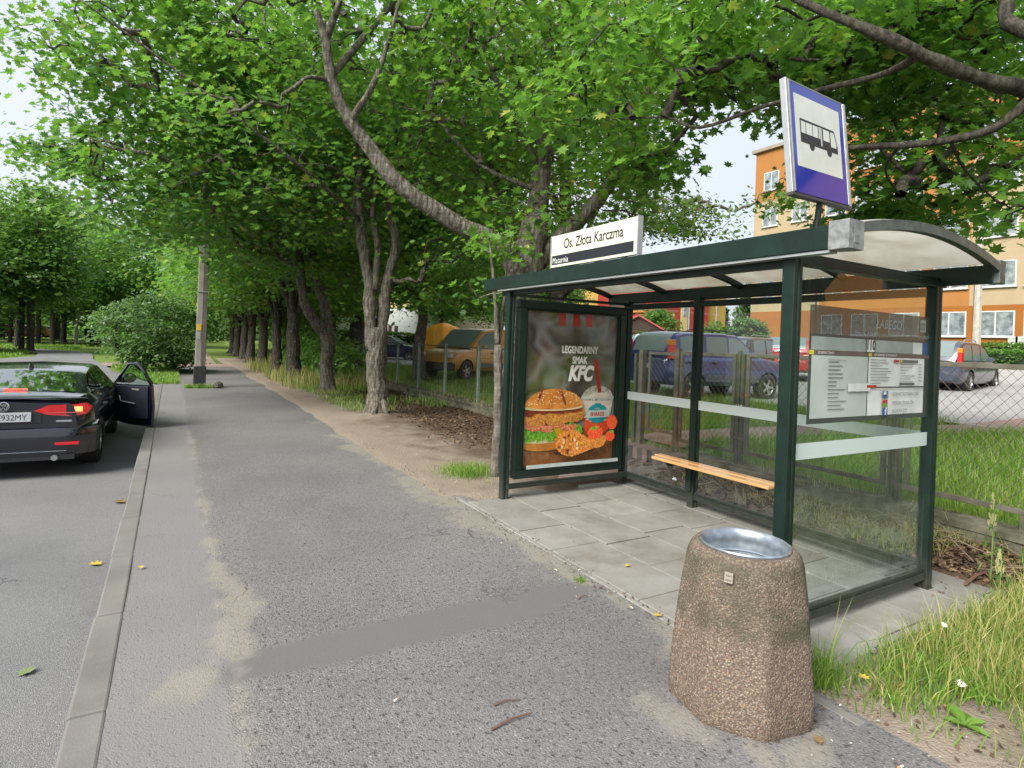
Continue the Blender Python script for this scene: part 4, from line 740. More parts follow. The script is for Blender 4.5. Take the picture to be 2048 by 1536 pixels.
def tree(name, label, base, chains, lobes, ncl, nlf, lsize, mat, bk=None, shape='maple', cat='tree', group=None, spread=.34, flat=.28, seed=1, up=.75, twig=.006, root=True, shell=.45, minr=.007):
    """chains: lists of (x,y,z,r) in world coords; lobes: (cx,cy,cz,rx,ry,rz,weight)"""
    rs = np.random.RandomState(seed); base = Vector(base); t = thing(name, label, cat, base, group=group); bk = bk or BARK
    mb = MB(base); nodes = []; lo = 1.2 if max(c[2] for ch in chains for c in ch) > base.z + 2.4 else .04
    for ch in chains:
        ch = np.array(ch, float); k = max(2, len(ch)); P = []
        m = (len(ch) - 1) * 4 + 1; u = np.linspace(0, len(ch) - 1, m)      # smooth catmull-rom
        for x in u:
            i = min(int(x), len(ch) - 2); f = x - i; p0 = ch[max(i - 1, 0)]; p1 = ch[i]; p2 = ch[i + 1]; p3 = ch[min(i + 2, len(ch) - 1)]
            P.append(.5 * ((2 * p1) + (-p0 + p2) * f + (2 * p0 - 5 * p1 + 4 * p2 - p3) * f * f + (-p0 + 3 * p1 - 3 * p2 + p3) * f ** 3))
        P = np.array(P); P[1:-1, :2] += rs.normal(size=(len(P) - 2, 2)) * P[1:-1, 3:4] * .07; P[:, 3] = np.maximum(P[:, 3] * (1 + .06 * rs.normal(size=len(P))), .004)
        if root and ch is not None and len(nodes) == 0: P[0, 3] *= 1.35
        mb.tube([p[:3] for p in P], [p[3] for p in P], 20 if ch[0, 3] > .1 else 8, jit=.035 if ch[0, 3] > .06 else .02)
        for p in P:
            if p[2] > base.z + lo: nodes.append((p[0], p[1], p[2]))
    if root:
        bx, by, bz = base; r0 = chains[0][0][3]
        for k in range(5):
            a = k * 1.26 + rs.rand(); ln_ = r0 * (2.2 + rs.rand()); mb.tube([(bx + math.cos(a) * r0 * .45, by + math.sin(a) * r0 * .45, bz + .26 + .1 * rs.rand()), (bx + math.cos(a) * r0 * 1.05, by + math.sin(a) * r0 * 1.05, bz + .045), (bx + math.cos(a + .2) * ln_ * .85, by + math.sin(a + .2) * ln_ * .85, bz - .09)], [r0 * .33, r0 * .24, r0 * .08], 8)
    # clusters
    W_ = np.array([l[6] if len(l) > 6 else l[3] * l[4] * l[5] for l in lobes], float); W_ /= W_.sum(); C_ = []
    for l, k in zip(lobes, rs.multinomial(ncl, W_)):
        d = rs.normal(size=(k, 3)); d /= np.linalg.norm(d, axis=1)[:, None] + 1e-9; r_ = (shell + (1 - shell) * rs.rand(k)) ** .8; C_.append(np.array(l[:3]) + d * r_[:, None] * np.array(l[3:6]))
    C_ = np.concatenate(C_); trunk = np.array(nodes); dist = np.min(np.linalg.norm(C_[:, None] - trunk[None, ::2], axis=2), axis=1); order = np.argsort(dist)
    N = [tuple(p) for p in nodes]; par = [-1] * len(N); A = np.zeros((len(N) + ncl * 3, 3)); A[:len(N)] = N; nn = len(N); n0 = nn; cnt = np.zeros(len(A)); tips = []; parent = np.full(len(A), -1)
    for ci in order:
        c = C_[ci]; dd = np.linalg.norm(A[:nn] - c, axis=1) + .35 * np.maximum(0, A[:nn, 2] - c[2]); j = int(np.argmin(dd)); a = A[j]; v = c - a; ln_ = np.linalg.norm(v)
        m1 = a + v * .35 + rs.normal(size=3) * ln_ * .07 + np.array([0, 0, .05 * ln_]); m2 = a + v * .7 + rs.normal(size=3) * ln_ * .06 + np.array([0, 0, .05 * ln_])
        A[nn] = m1; parent[nn] = j; A[nn + 1] = m2; parent[nn + 1] = nn; A[nn + 2] = c; parent[nn + 2] = nn + 1; tips.append(nn + 2); nn += 3
    for tp in tips:
        q = tp
        while q >= n0: cnt[q] += 1; q = parent[q]
    for k in range(n0, nn, 3):
        j = parent[k]; rr = [min(twig * (cnt[i] + .6) ** .5, .05) for i in (k, k + 1, k + 2)]; r0 = min(rr[0] * 1.15, .05); mb.tube([A[j], A[k], A[k + 1], A[k + 2]], [max(r0, .0035), max(rr[0], .0035), max(rr[1], .003), .002], 4 if rr[0] < .02 else 6, cap=False)
    mb.build('trunk', bk, t, smooth=2)
    tp = A[np.array(tips)]; k = len(tp); n_ = rs.poisson(nlf, k); ix = np.repeat(np.arange(k), n_); q = rs.normal(size=(len(ix), 3)) * np.array([spread, spread, spread * flat]); 
    hd = np.hypot(q[:, 0], q[:, 1]); q[:, 2] -= .35 * hd ** 1.5; pos = tp[ix] + q - np.array(base); dr = np.zeros_like(q); dr[:, :2] = q[:, :2] / (hd[:, None] + .05)
    sh_ = {'maple': MAPLE, 'star': STAR, 'oval': OVAL}[shape]
    me = leafcloud('crown', pos, lsize, mat, sh_, up, shape == 'maple', rs, dr); o = bpy.data.objects.new('crown', me); C.objects.link(o); o.parent = t
    return t
def F(px, py, d, rx, ry=None, rz=None, w_=None):
    p = far(px, py, d); ry = ry or rx; l = [p.x, p.y, p.z, rx, ry, rz or rx * .6]; return l + ([w_] if w_ else [])
def V4(px, py, d, r_): p = far(px, py, d); return (p.x, p.y, p.z, r_)

# nearest maple behind the shelter with its long leaning limb
def P3(pts): return [tuple(p) for p in pts]
b0 = (4.55, 7.4, 0)
limb = [(4.5, 7.4, 1.9, 0.160), V4(1020, 512, 8.2, 0.136), V4(900, 440, 8.0, 0.120), V4(800, 370, 7.8, 0.108), V4(735, 290, 7.7, 0.096), V4(690, 225, 7.6, 0.080), V4(662, 155, 7.5, 0.068), V4(652, 85, 7.4, 0.056), V4(632, 20, 7.3, 0.040)]
tree('maple_tree', 'big maple behind the advert wall with one limb leaning far out over the pavement', b0,
     [[(4.55, 7.4, -.1, .33), (4.55, 7.4, .6, .28), (4.55, 7.4, 1.7, .25), V4(1055, 520, 8.5, .23), V4(1075, 430, 8.6, .17), V4(1085, 320, 8.7, .12), V4(1100, 160, 8.8, .09), V4(1090, 0, 9, .06)], limb,
      [V4(1075, 520, 8.6, .17), V4(1150, 450, 8.6, .12), V4(1210, 380, 8.5, .10), V4(1270, 290, 8.4, .085), V4(1295, 200, 8.3, .06), V4(1330, 90, 8.3, .04)],
      [V4(700, 245, 7.6, .05), V4(745, 170, 7.4, .038), V4(775, 90, 7.3, .03), V4(800, 0, 7.2, .022)], [V4(655, 160, 7.5, .05), V4(740, 60, 7.9, .045), V4(790, 0, 8, .04)], [V4(655, 75, 7.4, .05), V4(680, 0, 7.2, .04)],
      [V4(655, 160, 7.5, .035), V4(615, 155, 7.2, .025), V4(590, 175, 7, .015)], [V4(1075, 380, 8.6, .04), V4(960, 330, 8.4, .03), V4(860, 220, 8.2, .02)], [V4(1085, 350, 8.6, .05), V4(1000, 180, 8.6, .035), V4(950, 40, 8.6, .02)]],
     [F(1000, 170, 9.2, 2.4, 2.4, 1.5), F(760, 60, 9.2, 2.0, 2.0, 1.0), F(1200, 200, 8.0, 1.2, 1.2, .6), F(900, 330, 9.5, 1.4, 1.4, .8), F(1060, 420, 8.2, 1.0, 1.0, .35), F(480, 250, 8.3, 1.0, 1.0, .45), F(560, 40, 8, 1.4, 1.4, .45), F(1270, 330, 7.6, .5, .5, .35, .7), F(1120, 20, 8.5, 2.2, 2.2, .9), F(1260, 430, 9.2, .9, .9, .2, .5), F(990, 460, 7.4, .4, .4, .18, .2)],
     1000, 15, .078, LEAFN, spread=.30, seed=3)
# maple out of frame on the right whose branches hang over the stop
tree('maple_tree', 'maple at the right edge whose dark mossy branches hang over the shelter roof', (5.5, .5, .02),
     [[(5.5, .5, -.1, .27), (5.5, .5, 1.0, .23), (5.45, .55, 2.3, .21), (5.3, .6, 3.6, .17), (5.2, .5, 5.2, .12), (5.2, .2, 7, .06)], [(5.42, .6, 2.2, 0.088), V4(2090, 205, 4.4, 0.068), V4(1980, 165, 4.35, 0.058), V4(1880, 125, 4.3, 0.051), V4(1760, 70, 4.3, 0.044), V4(1640, 20, 4.4, 0.034), V4(1500, -50, 4.6, 0.027)],
      [V4(2060, 198, 4.4, 0.041), V4(1990, 255, 4.5, 0.034), V4(1880, 283, 4.6, 0.031), V4(1760, 292, 4.8, 0.026), V4(1660, 290, 5.1, 0.020), V4(1560, 235, 5.3, 0.020)], [V4(1840, 112, 4.3, 0.034), V4(1760, 150, 4.6, 0.027), V4(1640, 180, 4.9, 0.024), V4(1520, 215, 5.2, 0.020), V4(1400, 255, 5.4, 0.016), V4(1330, 235, 5.6, 0.012), V4(1210, 240, 5.8, 0.007)],
      [(5.3, .6, 3.3, 0.075), V4(2050, 60, 4.2, 0.054), V4(2010, 0, 4.4, 0.048), V4(1960, -80, 4.8, 0.034)], [V4(1800, 290, 4.75, 0.014), V4(1770, 340, 5, 0.010), V4(1800, 390, 5.2, 0.007)], [V4(1900, 280, 4.6, 0.014), V4(1930, 340, 4.8, 0.010), V4(1990, 400, 5, 0.007)]],
     [F(1240, 190, 6.2, 1.15, 1.15, .42), F(1330, 60, 6.2, 1.0, 1.0, .4), F(1560, 40, 5.6, 1.3, 1.3, .5), F(1560, 190, 6.3, .7, .7, .3), F(1750, 60, 6.0, 1.3, 1.3, .5), F(1950, 60, 5.7, 1.2, 1.2, .5), F(1880, 330, 6.2, 1.0, 1.0, .42), F(1740, 330, 6.2, .7, .7, .35), F(1990, 410, 5.2, .6, .6, .28), F(1130, 250, 6.4, .6, .6, .3), F(1760, 440, 7.5, .7, .7, .12, .35), F(1300, 330, 6.6, .4, .4, .15, .2), F(1900, 190, 6.0, 1.0, 1.0, .35), F(1650, 130, 6.2, .9, .9, .3), F(1900, 100, 7.2, 1.8, 1.8, .8), F(1600, 60, 7.2, 1.6, 1.6, .6), F(1700, 200, 6.8, 1.0, 1.0, .3), F(2000, 260, 6.4, 1.0, 1.0, .4), F(1830, 420, 7, 1.0, .9, .25)],
     1150, 16, .076, LEAFN, BARK2, spread=.24, flat=.32, seed=5, twig=.0045)
# first free standing trunk of the row
Y1 = 11.66
def AY(px, py, y, r_): p = atY(px, py, y); return (p.x, p.y, p.z, r_)
tree('maple_tree', 'nearest free standing maple of the pavement row, pale trunk splitting into three stems', (3.71, Y1, .05),
     [[(3.71, Y1, -.1, .25), (3.71, Y1, .5, .205), AY(752, 720, Y1, .20), AY(752, 655, Y1, .21)], [AY(744, 700, Y1, .13), AY(740, 620, Y1, .125), AY(737, 560, Y1 + .1, .105), AY(724, 480, Y1 + .1, .11), AY(716, 400, Y1, .10), AY(722, 300, Y1, .085), AY(700, 180, Y1, .06), AY(690, 40, Y1, .03)],
      [AY(762, 690, Y1, .125), AY(769, 600, Y1, .125), AY(780, 545, Y1, .105), AY(792, 480, Y1, .09), AY(775, 400, Y1, .07), AY(800, 300, Y1, .05), AY(820, 120, Y1, .03)], [AY(750, 580, Y1, .08), AY(755, 500, Y1, .07), AY(745, 400, Y1, .06), AY(760, 250, Y1, .03)],
      [AY(718, 440, Y1, .05), (2.2, 11.0, 4.5, .04), (.8, 10.6, 5.2, .03), (-.5, 10.4, 5.9, .02), (-1.3, 10.3, 6.3, .01)], [AY(720, 350, Y1, .05), (2.6, 11.2, 6.2, .04), (1.2, 11.6, 7.2, .03), (0, 11.9, 7.7, .015)], [(3.4, 11.3, 4.4, .035), (2.4, 10.4, 4.6, .02), (1.7, 10.0, 4.45, .008)]],
     [F(330, 130, 11, 2.0, 2.2, 1.2), F(90, 92, 10.4, 1.05, 1.2, .30), F(240, 240, 11.3, 1.0, 1.3, .7), F(110, 310, 11.8, .8, 1.0, .22, .9), F(330, 360, 11.2, 1.9, 1.6, 1.0), F(620, 220, 11.8, 2.4, 2.0, 1.4), F(850, 250, 12.2, 2.0, 2.0, 1.6), F(640, 400, 12, 1.8, 1.5, .8), F(480, 60, 11.2, 2.2, 2.0, .8), F(880, 560, 12.8, 1.3, 1.3, .7), F(1000, 470, 12, 1.5, 1.5, .8), F(250, 430, 12, 1.1, 1.3, .45)],
     1150, 24, .088, LEAF, seed=8, spread=.36)
Y2 = 16.42
tree('maple_tree', 'second maple of the pavement row with crooked twin stems and a pruning scar', (3.80, Y2, .05),
     [[(3.8, Y2, -.1, .25), AY(654, 745, Y2, .20), AY(655, 690, Y2, .195), AY(652, 655, Y2, .18)], [AY(650, 665, Y2, .17), AY(628, 640, Y2 - .1, .15), AY(610, 610, Y2 - .2, .13), AY(602, 560, Y2 - .2, .12), AY(598, 500, Y2 - .1, .10), AY(592, 430, Y2, .08), AY(600, 300, Y2, .05)],
      [AY(655, 660, Y2, .15), AY(650, 615, Y2 + .1, .13), AY(632, 560, Y2 + .1, .11), AY(618, 500, Y2, .09), AY(628, 430, Y2, .07), AY(640, 300, Y2, .04)], [AY(603, 535, Y2 - .2, .06), AY(560, 515, Y2 - .5, .05), AY(490, 495, Y2 - 1, .03)]],
     [(3.2, 16, 6.2, 3.6, 3.2, 2.9), (1.2, 15.6, 4.6, 2.0, 2.2, 1.1), (-.4, 15.2, 5.6, 1.6, 2, 1.1), (3.9, 17, 3.6, 2.0, 1.6, .7)], 850, 26, .10, LEAF, seed=12, spread=.42)
# generic maples, shared by the rest of the row
def generic(seed, name='maple_tree', h=2.3, r_=.22, mat=LEAF, bk=BARK2, rad=4.2, top=6.2, rz=3.4, low=True, n=720, lf=27, ls=.105, shape='star', spread=.5):
    rs = random.Random(seed); ch = [[(0, 0, -.1, r_ * 1.2), (0, 0, .8, r_), (.1 * rs.uniform(-1, 1), 0, h, r_ * .9)]]
    for k in range(4): a = k * 1.57 + rs.random(); ch.append([(0, 0, h - .3, r_ * .6), (math.cos(a) * .5, math.sin(a) * .5, h + 1.0, r_ * .45), (math.cos(a) * 1.3, math.sin(a) * 1.3, h + 2.6, r_ * .3), (math.cos(a) * 2.4, math.sin(a) * 2.4, top + .5, .04)])
    lb = [(0, 0, top, rad, rad, rz)] + [(math.cos(k * 1.26) * rad * .55, math.sin(k * 1.26) * rad * .55, top - rz * (.55 if low else .2) + rs.uniform(-.4, .4), rad * .5, rad * .5, rz * .33) for k in range(5)]
    return tree(name, 'x', (0, 0, 0), ch, lb, n, lf, ls, mat, bk, shape, seed=seed, spread=spread)
PR = [generic(21), generic(22, r_=.2)]
def place(p, x, y, z, s, rz, label, group=None, first=[]):
    o = dup(p) if p in first else p
    first.append(p); o.location = (x, y, z); o.scale = (s, s, s); o.rotation_euler = (0, 0, rz); o['label'] = label
    if group: o['group'] = group
    elif 'group' in o: del o['group']
    return o
nth = ['third maple of the pavement row, thick straight dark trunk', 'fourth maple of the pavement row, slim dark trunk', 'fifth maple of the pavement row, broad trunk in tall grass', 'sixth maple of the pavement row, thin leaning trunk', 'seventh maple of the pavement row, near the crossing path', 'eighth maple of the pavement row, beyond the crossing path', 'ninth maple of the pavement row, far down the path']
for k, (x, y, s) in enumerate([(3.62, 20.9, 1.05), (3.75, 25.3, .95), (3.8, 30, 1.0), (3.75, 34.6, 1.0), (3.9, 39.4, 1.05), (4.0, 45, 1.1), (4.2, 51, 1.1)]):
    place(PR[k % 2], x, y, 0, s, k * 2.1 + .5, nth[k], 'maples in a row beside the pavement')
# trees beyond the fence
B1 = far(840, 748, 19)
tree('maple_tree', 'maple with pale trunk growing beyond the green fence in front of the yellow tarpaulin', (B1.x, B1.y, .35), [[(B1.x, B1.y, .2, .24), AY(838, 700, B1.y, .19), AY(845, 640, B1.y, .17), AY(850, 560, B1.y, .12), AY(850, 400, B1.y, .07)], [AY(845, 620, B1.y, .09), AY(900, 560, B1.y, .07), AY(960, 500, B1.y, .04)]],
     [(B1.x, B1.y, 6.9, 3.4, 2.8, 2.4), F(900, 590, 18, 1.5, 1.5, .55), F(960, 560, 17, 1.2, 1.2, .7), F(820, 560, 19, 1.3, 1.3, .7)], 800, 26, .12, LEAF, BARK, seed=31, spread=.42)
B2 = far(697, 728, 26)
tree('maple_tree', 'leaning black trunked tree beyond the green fence in front of the dark estate car', (B2.x, B2.y, .35), [[(B2.x, B2.y, .2, .5), AY(710, 680, B2.y, .42), AY(730, 620, B2.y, .38), AY(745, 560, B2.y, .3), AY(740, 450, B2.y, .15)]],
     [(B2.x + .6, B2.y, 8.6, 4, 3.6, 3.4), F(690, 590, 25, 1.5, 1.5, .9)], 700, 28, .15, LEAF, BARK2, 'star', seed=32, spread=.5)
B3 = (8.6, 12.4)
tree('maple_tree', 'tall sparse maple beyond the fence rising behind the name board', (B3[0], B3[1], .3), [[(B3[0], B3[1], .1, .22), (8.6, 12.4, 3, .19), (8.7, 12.3, 5, .16), (8.5, 12.2, 7.5, .12), (8.4, 12.2, 11, .05)], [(8.7, 12.3, 4.4, .1), (9.8, 11.8, 6.2, .08), (10.3, 11.4, 8.4, .05)], [(8.6, 12.3, 5, .1), (7.3, 12.4, 7, .07), (6.8, 12.4, 9, .04)]],
     [(8.3, 12.4, 8.4, 3.0, 3.0, 2.8), (7.0, 12.8, 5.8, 1.8, 1.8, 1.3), F(1200, 330, 13.5, 1.2, 1.2, 1.6, 3), F(1230, 100, 13.5, 2, 2, 1.3)], 700, 20, .09, LEAFB, BARK, seed=33, spread=.40)
B4 = (11.5, 9.4)
tree('lime_tree', 'thin leaved tree beyond the fence with hanging twigs against the white sky', (9.9, 14.2, .35), [[(9.9, 14.2, .2, .15), (9.9, 14.2, 2.6, .12), (10.2, 13.6, 4.4, .09), (10.6, 12.8, 6.6, .03)], [(9.95, 14.1, 3.0, .07), V4(1270, 450, 14.4, .05), V4(1330, 420, 14, .04), V4(1400, 400, 13.6, .02)]],
     [F(1330, 430, 13.8, 1.1, 1.1, .55, 4), F(1420, 440, 13.5, .8, .8, .45, 1.1), F(1290, 330, 14, .7, .7, .9, 2.5), F(1550, 400, 13, .55, .55, .3, .9), F(1350, 200, 14, .9, .9, .9, 1.5)], 300, 17, .065, LEAFB, BARKS, 'oval', seed=34, spread=.28)
tree('young_maple', 'thin forked sapling growing beside the left shelter post', (3.46, 6.15, 0), [[(3.46, 6.15, -.05, .075), (3.47, 6.15, .6, .062), (3.45, 6.15, 1.2, .058), (3.42, 6.15, 1.62, .05)], [(3.42, 6.15, 1.6, .035), (3.36, 6.13, 2.1, .025), (3.27, 6.1, 2.6, .015), (3.2, 6.1, 3.0, .008)], [(3.42, 6.15, 1.6, .03), (3.5, 6.18, 2.1, .022), (3.53, 6.2, 2.6, .012), (3.5, 6.2, 3.1, .006)]],
     [(3.35, 6.2, 2.85, .4, .4, .2), (3.3, 6.15, 2.35, .3, .3, .2, .02)], 16, 10, .07, LEAFN, BARKS, seed=35, spread=.16, root=False)
# backdrop wood made of shared crowns
BG = [generic(41, n=640, lf=42, ls=.135, low=False, rad=4.6, top=7, rz=4.2, mat=LEAF, spread=.7), generic(42, n=640, lf=42, ls=.135, low=False, rad=4.4, top=6.5, rz=4.4, mat=LEAFD, spread=.7), generic(43, n=600, lf=40, ls=.13, low=False, rad=4.2, top=5.8, rz=4.2, mat=SHRUB, spread=.7)]
GW = 'trees of the wood behind the car park'; LW = 'leafy tree in the wood between the pavement row and the white building'
for k, (x, y, s) in enumerate([(7.6, 33, 1.0), (9, 38.5, 1.1), (7.4, 44, 1.1), (9.8, 47, 1.2), (37, 92, 1.5), (8.4, 52, 1.2), (12.5, 62, 1.3), (26, 60, 1.3), (27, 48, 1.15), (9.5, 60, 1.2), (13, 76, 1.4), (33, 52, 1.2), (30, 90, 1.4), (26, 44, 1.1), (24.5, 39, 1.0)]):
    if k in (12, 13, 14, 15): zb = 0
    else: zb = 0
    place(BG[k % 3] if zb == 0 else BG[0], x, y, float(tz(x, y)) + (0), s * (1.25 if zb else 1), k * 1.7, LW, GW)
GL = 'trees across the far road'; LL = 'leafy tree of the wood across the far road'
for k, (x, y, s) in enumerate([(-3.5, 66, 1.1), (-6.5, 72, 1.1), (-9.5, 74, 1.1), (-14.5, 68, 1.0), (-19, 62, 1.2), (-16, 82, 1.5), (-12, 88, 1.6), (-21, 80, 1.4)]):
    place(BG[(0, 2, 0, 2)[k % 4]], x, y, -.1, s, k * 2.3, LL, GL)
TR_ = generic(51, n=340, lf=36, ls=.13, rad=2.6, top=6.2, rz=3.2, h=3.4, r_=.17, mat=SHRUB, spread=.6)
for k, (px, py, s, lb) in enumerate([(60, 702, 1.15, 'thick leaning trunked tree at the edge of the far road'), (42, 701, .9, 'slim tree left of the thick leaning tree by the far road'), (33, 695, .9, 'slim tree second from the left across the far road'), (20, 686, .9, 'leftmost slim tree across the far road'), (76, 688, 1.0, 'dark tree beyond the far bend of the road'), (104, 690, 1.0, 'pale forked tree beyond the far bend of the road')]):
    v = ray(px, py); tt_ = (0 - EYE) / v.z; tt_ = tt_ if 0 < tt_ * FPX < 75 else 62 / FPX; p_ = Vector((0, 0, EYE)) + v * tt_; place(TR_, p_.x, p_.y, -.1, s, k * 1.3, lb, 'thin trees across the far road')
place(generic(55, name='willow_tree', n=500, lf=34, ls=.15, rad=3.2, top=3.9, rz=3.7, h=1.0, mat=SHRUB, spread=.5), -11.6, 43, -.1, 1.0, 0, 'pale green bushy tree at the left picture edge')
BU = lambda nm, lab, x, y, z, lb, n, lf, ls, m_, sd, sp=.25, cat='bush', shape='oval', h=.5: tree(nm, lab, (x, y, z), [[(x, y, z - .05, .07), (x, y, z + h * .5, .06), (x, y, z + h, .04)]] + [[(x, y, z + .1, .035), (x + .5 * math.cos(a) * lb[0][3], y + .5 * math.sin(a) * lb[0][3], z + h * 1.6, .02), (x + .8 * math.cos(a) * lb[0][3], y + .8 * math.sin(a) * lb[0][3], z + h * 2.4, .008)] for a in (0, 1.3, 2.6, 3.9, 5.2)], lb, n, lf, ls, m_, BARK2, shape, cat, seed=sd, spread=sp, root=False)
BU('bush', 'spreading green bush on the grass island between road and pavement', -1.0, 25.6, 0, [(-1.0, 25.6, 1.6, 1.55, 1.5, 1.15), (-.5, 25.3, .8, 1.3, 1.2, .6), (-1.8, 25.7, 1.9, .9, .9, .5), (0, 25.5, 1.1, .8, .9, .5), (-.6, 25.6, 2.7, 1.0, .9, .45)], 400, 26, .075, BUSHM, 61, .22)
BU('bush', 'low dark bush growing against the spreading green bush', .15, 27.2, 0, [(.15, 27.2, .6, .9, .8, .5)], 90, 24, .08, LEAFD, 62, .2)
BU('bush', 'dark undergrowth under the third maple along the green fence', 5.0, 23, 0, [(5, 23, 1.0, .8, 3.2, .9), (5.2, 27, 1.2, .8, 3, 1.0), (5.0, 20, .8, .6, 1.4, .7)], 260, 26, .10, LEAFD, 63, .3)
def spruce(label, x, y, z, h, r_, n, s, m_, name='spruce_tree', grp=None, seed=1, trunk=.12):
    rs = np.random.RandomState(seed); t = thing(name, label, 'tree', (x, y, z), group=grp); mb = MB(); mb.tube([(0, 0, -.05), (0, 0, h * .5), (0, 0, h)], [trunk, trunk * .6, .015], 6)
    pos = []
    L_ = int(h / .42)
    for k in range(L_):
        zz = h * (.06 + .92 * k / L_); rr = r_ * min(1, (1 - k / L_) ** .62 * 1.05) * rs.uniform(.85, 1.1); m = max(4, int(9 * rr / r_ + 3))
        for a in rs.rand(m) * 6.283:
            ln_ = rr * rs.uniform(.7, 1.05); tip = np.array([math.cos(a) * ln_, math.sin(a) * ln_, zz - .12 * ln_ + .1 * ln_ ** 2 / r_]); mb.tube([(0, 0, zz), tuple(tip * [.6, .6, 1] ), tuple(tip)], [.018, .01, .003], 3, cap=False)
            q = int(n * ln_ / r_); f = rs.rand(q) ** .6; wob = rs.normal(size=(q, 3)) * np.array([.16, .16, .05]) * (1.3 - f)[:, None] * r_ * .7; pos.append(np.array([0, 0, zz]) + (tip - [0, 0, zz]) * f[:, None] + wob)
    mb.build('trunk', BARK2, t); pos = np.concatenate(pos); me = leafcloud('crown', pos, s, m_, OVAL * [.5, 1], .3, False, rs); o = bpy.data.objects.new('crown', me); C.objects.link(o); o.parent = t; return t
p_ = far(1490, 697, 26); px_, py_ = p_.x, p_.y; BU('spruce_bush', 'rounded bright green spruce in front of the orange building wall', px_, py_, 1.3, [(px_, py_, 2.35, 1.0, 1.0, .85), (px_ - .2, py_ + .2, 3.2, .35, .35, .35), (px_ - .25, py_ + .3, 3.7, .1, .1, .35), (px_ + .3, py_ - .5, 2.0, .6, .6, .6)], 330, 34, .075, NEEDLE, 65, .13, h=.7, cat='tree')
PN = spruce('x', 0, 0, 0, 11, 2.6, 46, .34, PINE, 'pine_tree', seed=7, trunk=.2)
k = 0
for x, y in [(60 + 5 * i + 3 * (i % 2), 72 - 4.2 * i + (j * 6)) for i in range(7) for j in range(3)]:
    o = PN if k == 0 else dup(PN); o.location = (x, y, 2.2); o.rotation_euler = (0, 0, k * 1.9); s = .95 + .25 * ((k * 7) % 5) / 5; o.scale = (s, s, s * .95); prop(o, 'dark pine of the forest between the red and orange buildings', 'tree', 'pine forest behind the buildings'); k += 1
p_ = far(1313, 668, 36); BU('bush', 'round leafy tree in front of the red building', p_.x, p_.y, 1.9, [(p_.x, p_.y, 3.0, 1.25, 1.2, 1.35)], 150, 30, .12, SHRUB, 71, .28, h=.6, cat='tree')
p_ = far(1430, 680, 30); BU('bush', 'small grey green shrub between red building and round spruce', p_.x, p_.y, 1.7, [(p_.x, p_.y, 2.45, .75, .7, .75)], 80, 26, .08, LEAFB, 72, .2, h=.4)
def hedge(label, p0, p1, w_, z0, h, m_, n, ls):
    a = Vector((*p0, 0)); b = Vector((*p1, 0)); c = (a + b) / 2; d = b - a; ln_ = d.length; d.normalize(); s = Vector((-d.y, d.x, 0)); t = thing('hedge', label, 'hedge', (c.x, c.y, z0)); u = nr.uniform(-.5, .5, n); q = nr.uniform(-.5, .5, n); zz = nr.uniform(0, 1, n)
    k = nr.randint(0, 3, n); q = np.where(k == 0, np.sign(q) * .5, q); zz = np.where(k == 1, 1, zz); zz = zz * (1 + .12 * (fbm(u * ln_, q, 1.1) - .5)); pos = np.stack([u * ln_ * d.x + q * w_ * s.x, u * ln_ * d.y + q * w_ * s.y, zz * h], 1) + nr.normal(size=(n, 3)) * .05
    me = leafcloud('foliage', pos, ls, m_, OVAL, .6, False); o = bpy.data.objects.new('foliage', me); C.objects.link(o); o.parent = t
    mb = MB(); mb.M = Matrix.Rotation(math.atan2(d.y, d.x), 4, 'Z'); mb.box(-ln_ / 2 + .1, ln_ / 2 - .1, -w_ * .36, w_ * .36, 0, h * .86); mb.build('shade_core', mt('hedge_inner_shade', (.012, .025, .008), .9), t)  # one near-black box stands in for the shade inside the hedge
hedge('clipped yellow green hedge along the foot of the orange building', (34, 2), (34, 15.5), 1.2, 1.65, .8, SHRUB, 9000, .09)
hedge('dark low hedge behind the dark people carrier', (28.2, -2), (28.2, 12.5), .7, 1.25, .8, LEAFD, 7000, .08)
hedge('long hedge in front of the white building', (12, 57), (27, 46), 1.6, .5, 1.6, SHRUB, 9000, .16)

_x = nr.uniform(-60, 26, 26000); _y = 98 + .12 * np.abs(_x) + nr.normal(size=26000) * 1.2 + 4 * fbm(_x, _x * 0, .15); _z = nr.uniform(0, 1, 26000) ** .8 * (6 + 5 * fbm(_x, _x * 0, .12)); me = leafcloud('undergrowth', np.stack([_x, _y, _z], 1), .42, SHRUB, OVAL, .3, False); prop(bpy.data.objects.new('undergrowth', me), 'dense far undergrowth closing the view behind the trees', 'undergrowth', kind='stuff'); C.objects.link(bpy.data.objects['undergrowth'])
_b = MB(); _b.box(-60, 26, 112, 113, -1, 7); prop(_b.build('wood_backdrop', mt('wood_edge_green', (.07, .13, .04), .95, (.12, .2, .06), .5)), 'dark mass of the far wood behind the undergrowth', 'wood', kind='stuff')  # plain block in the greens of a wood edge
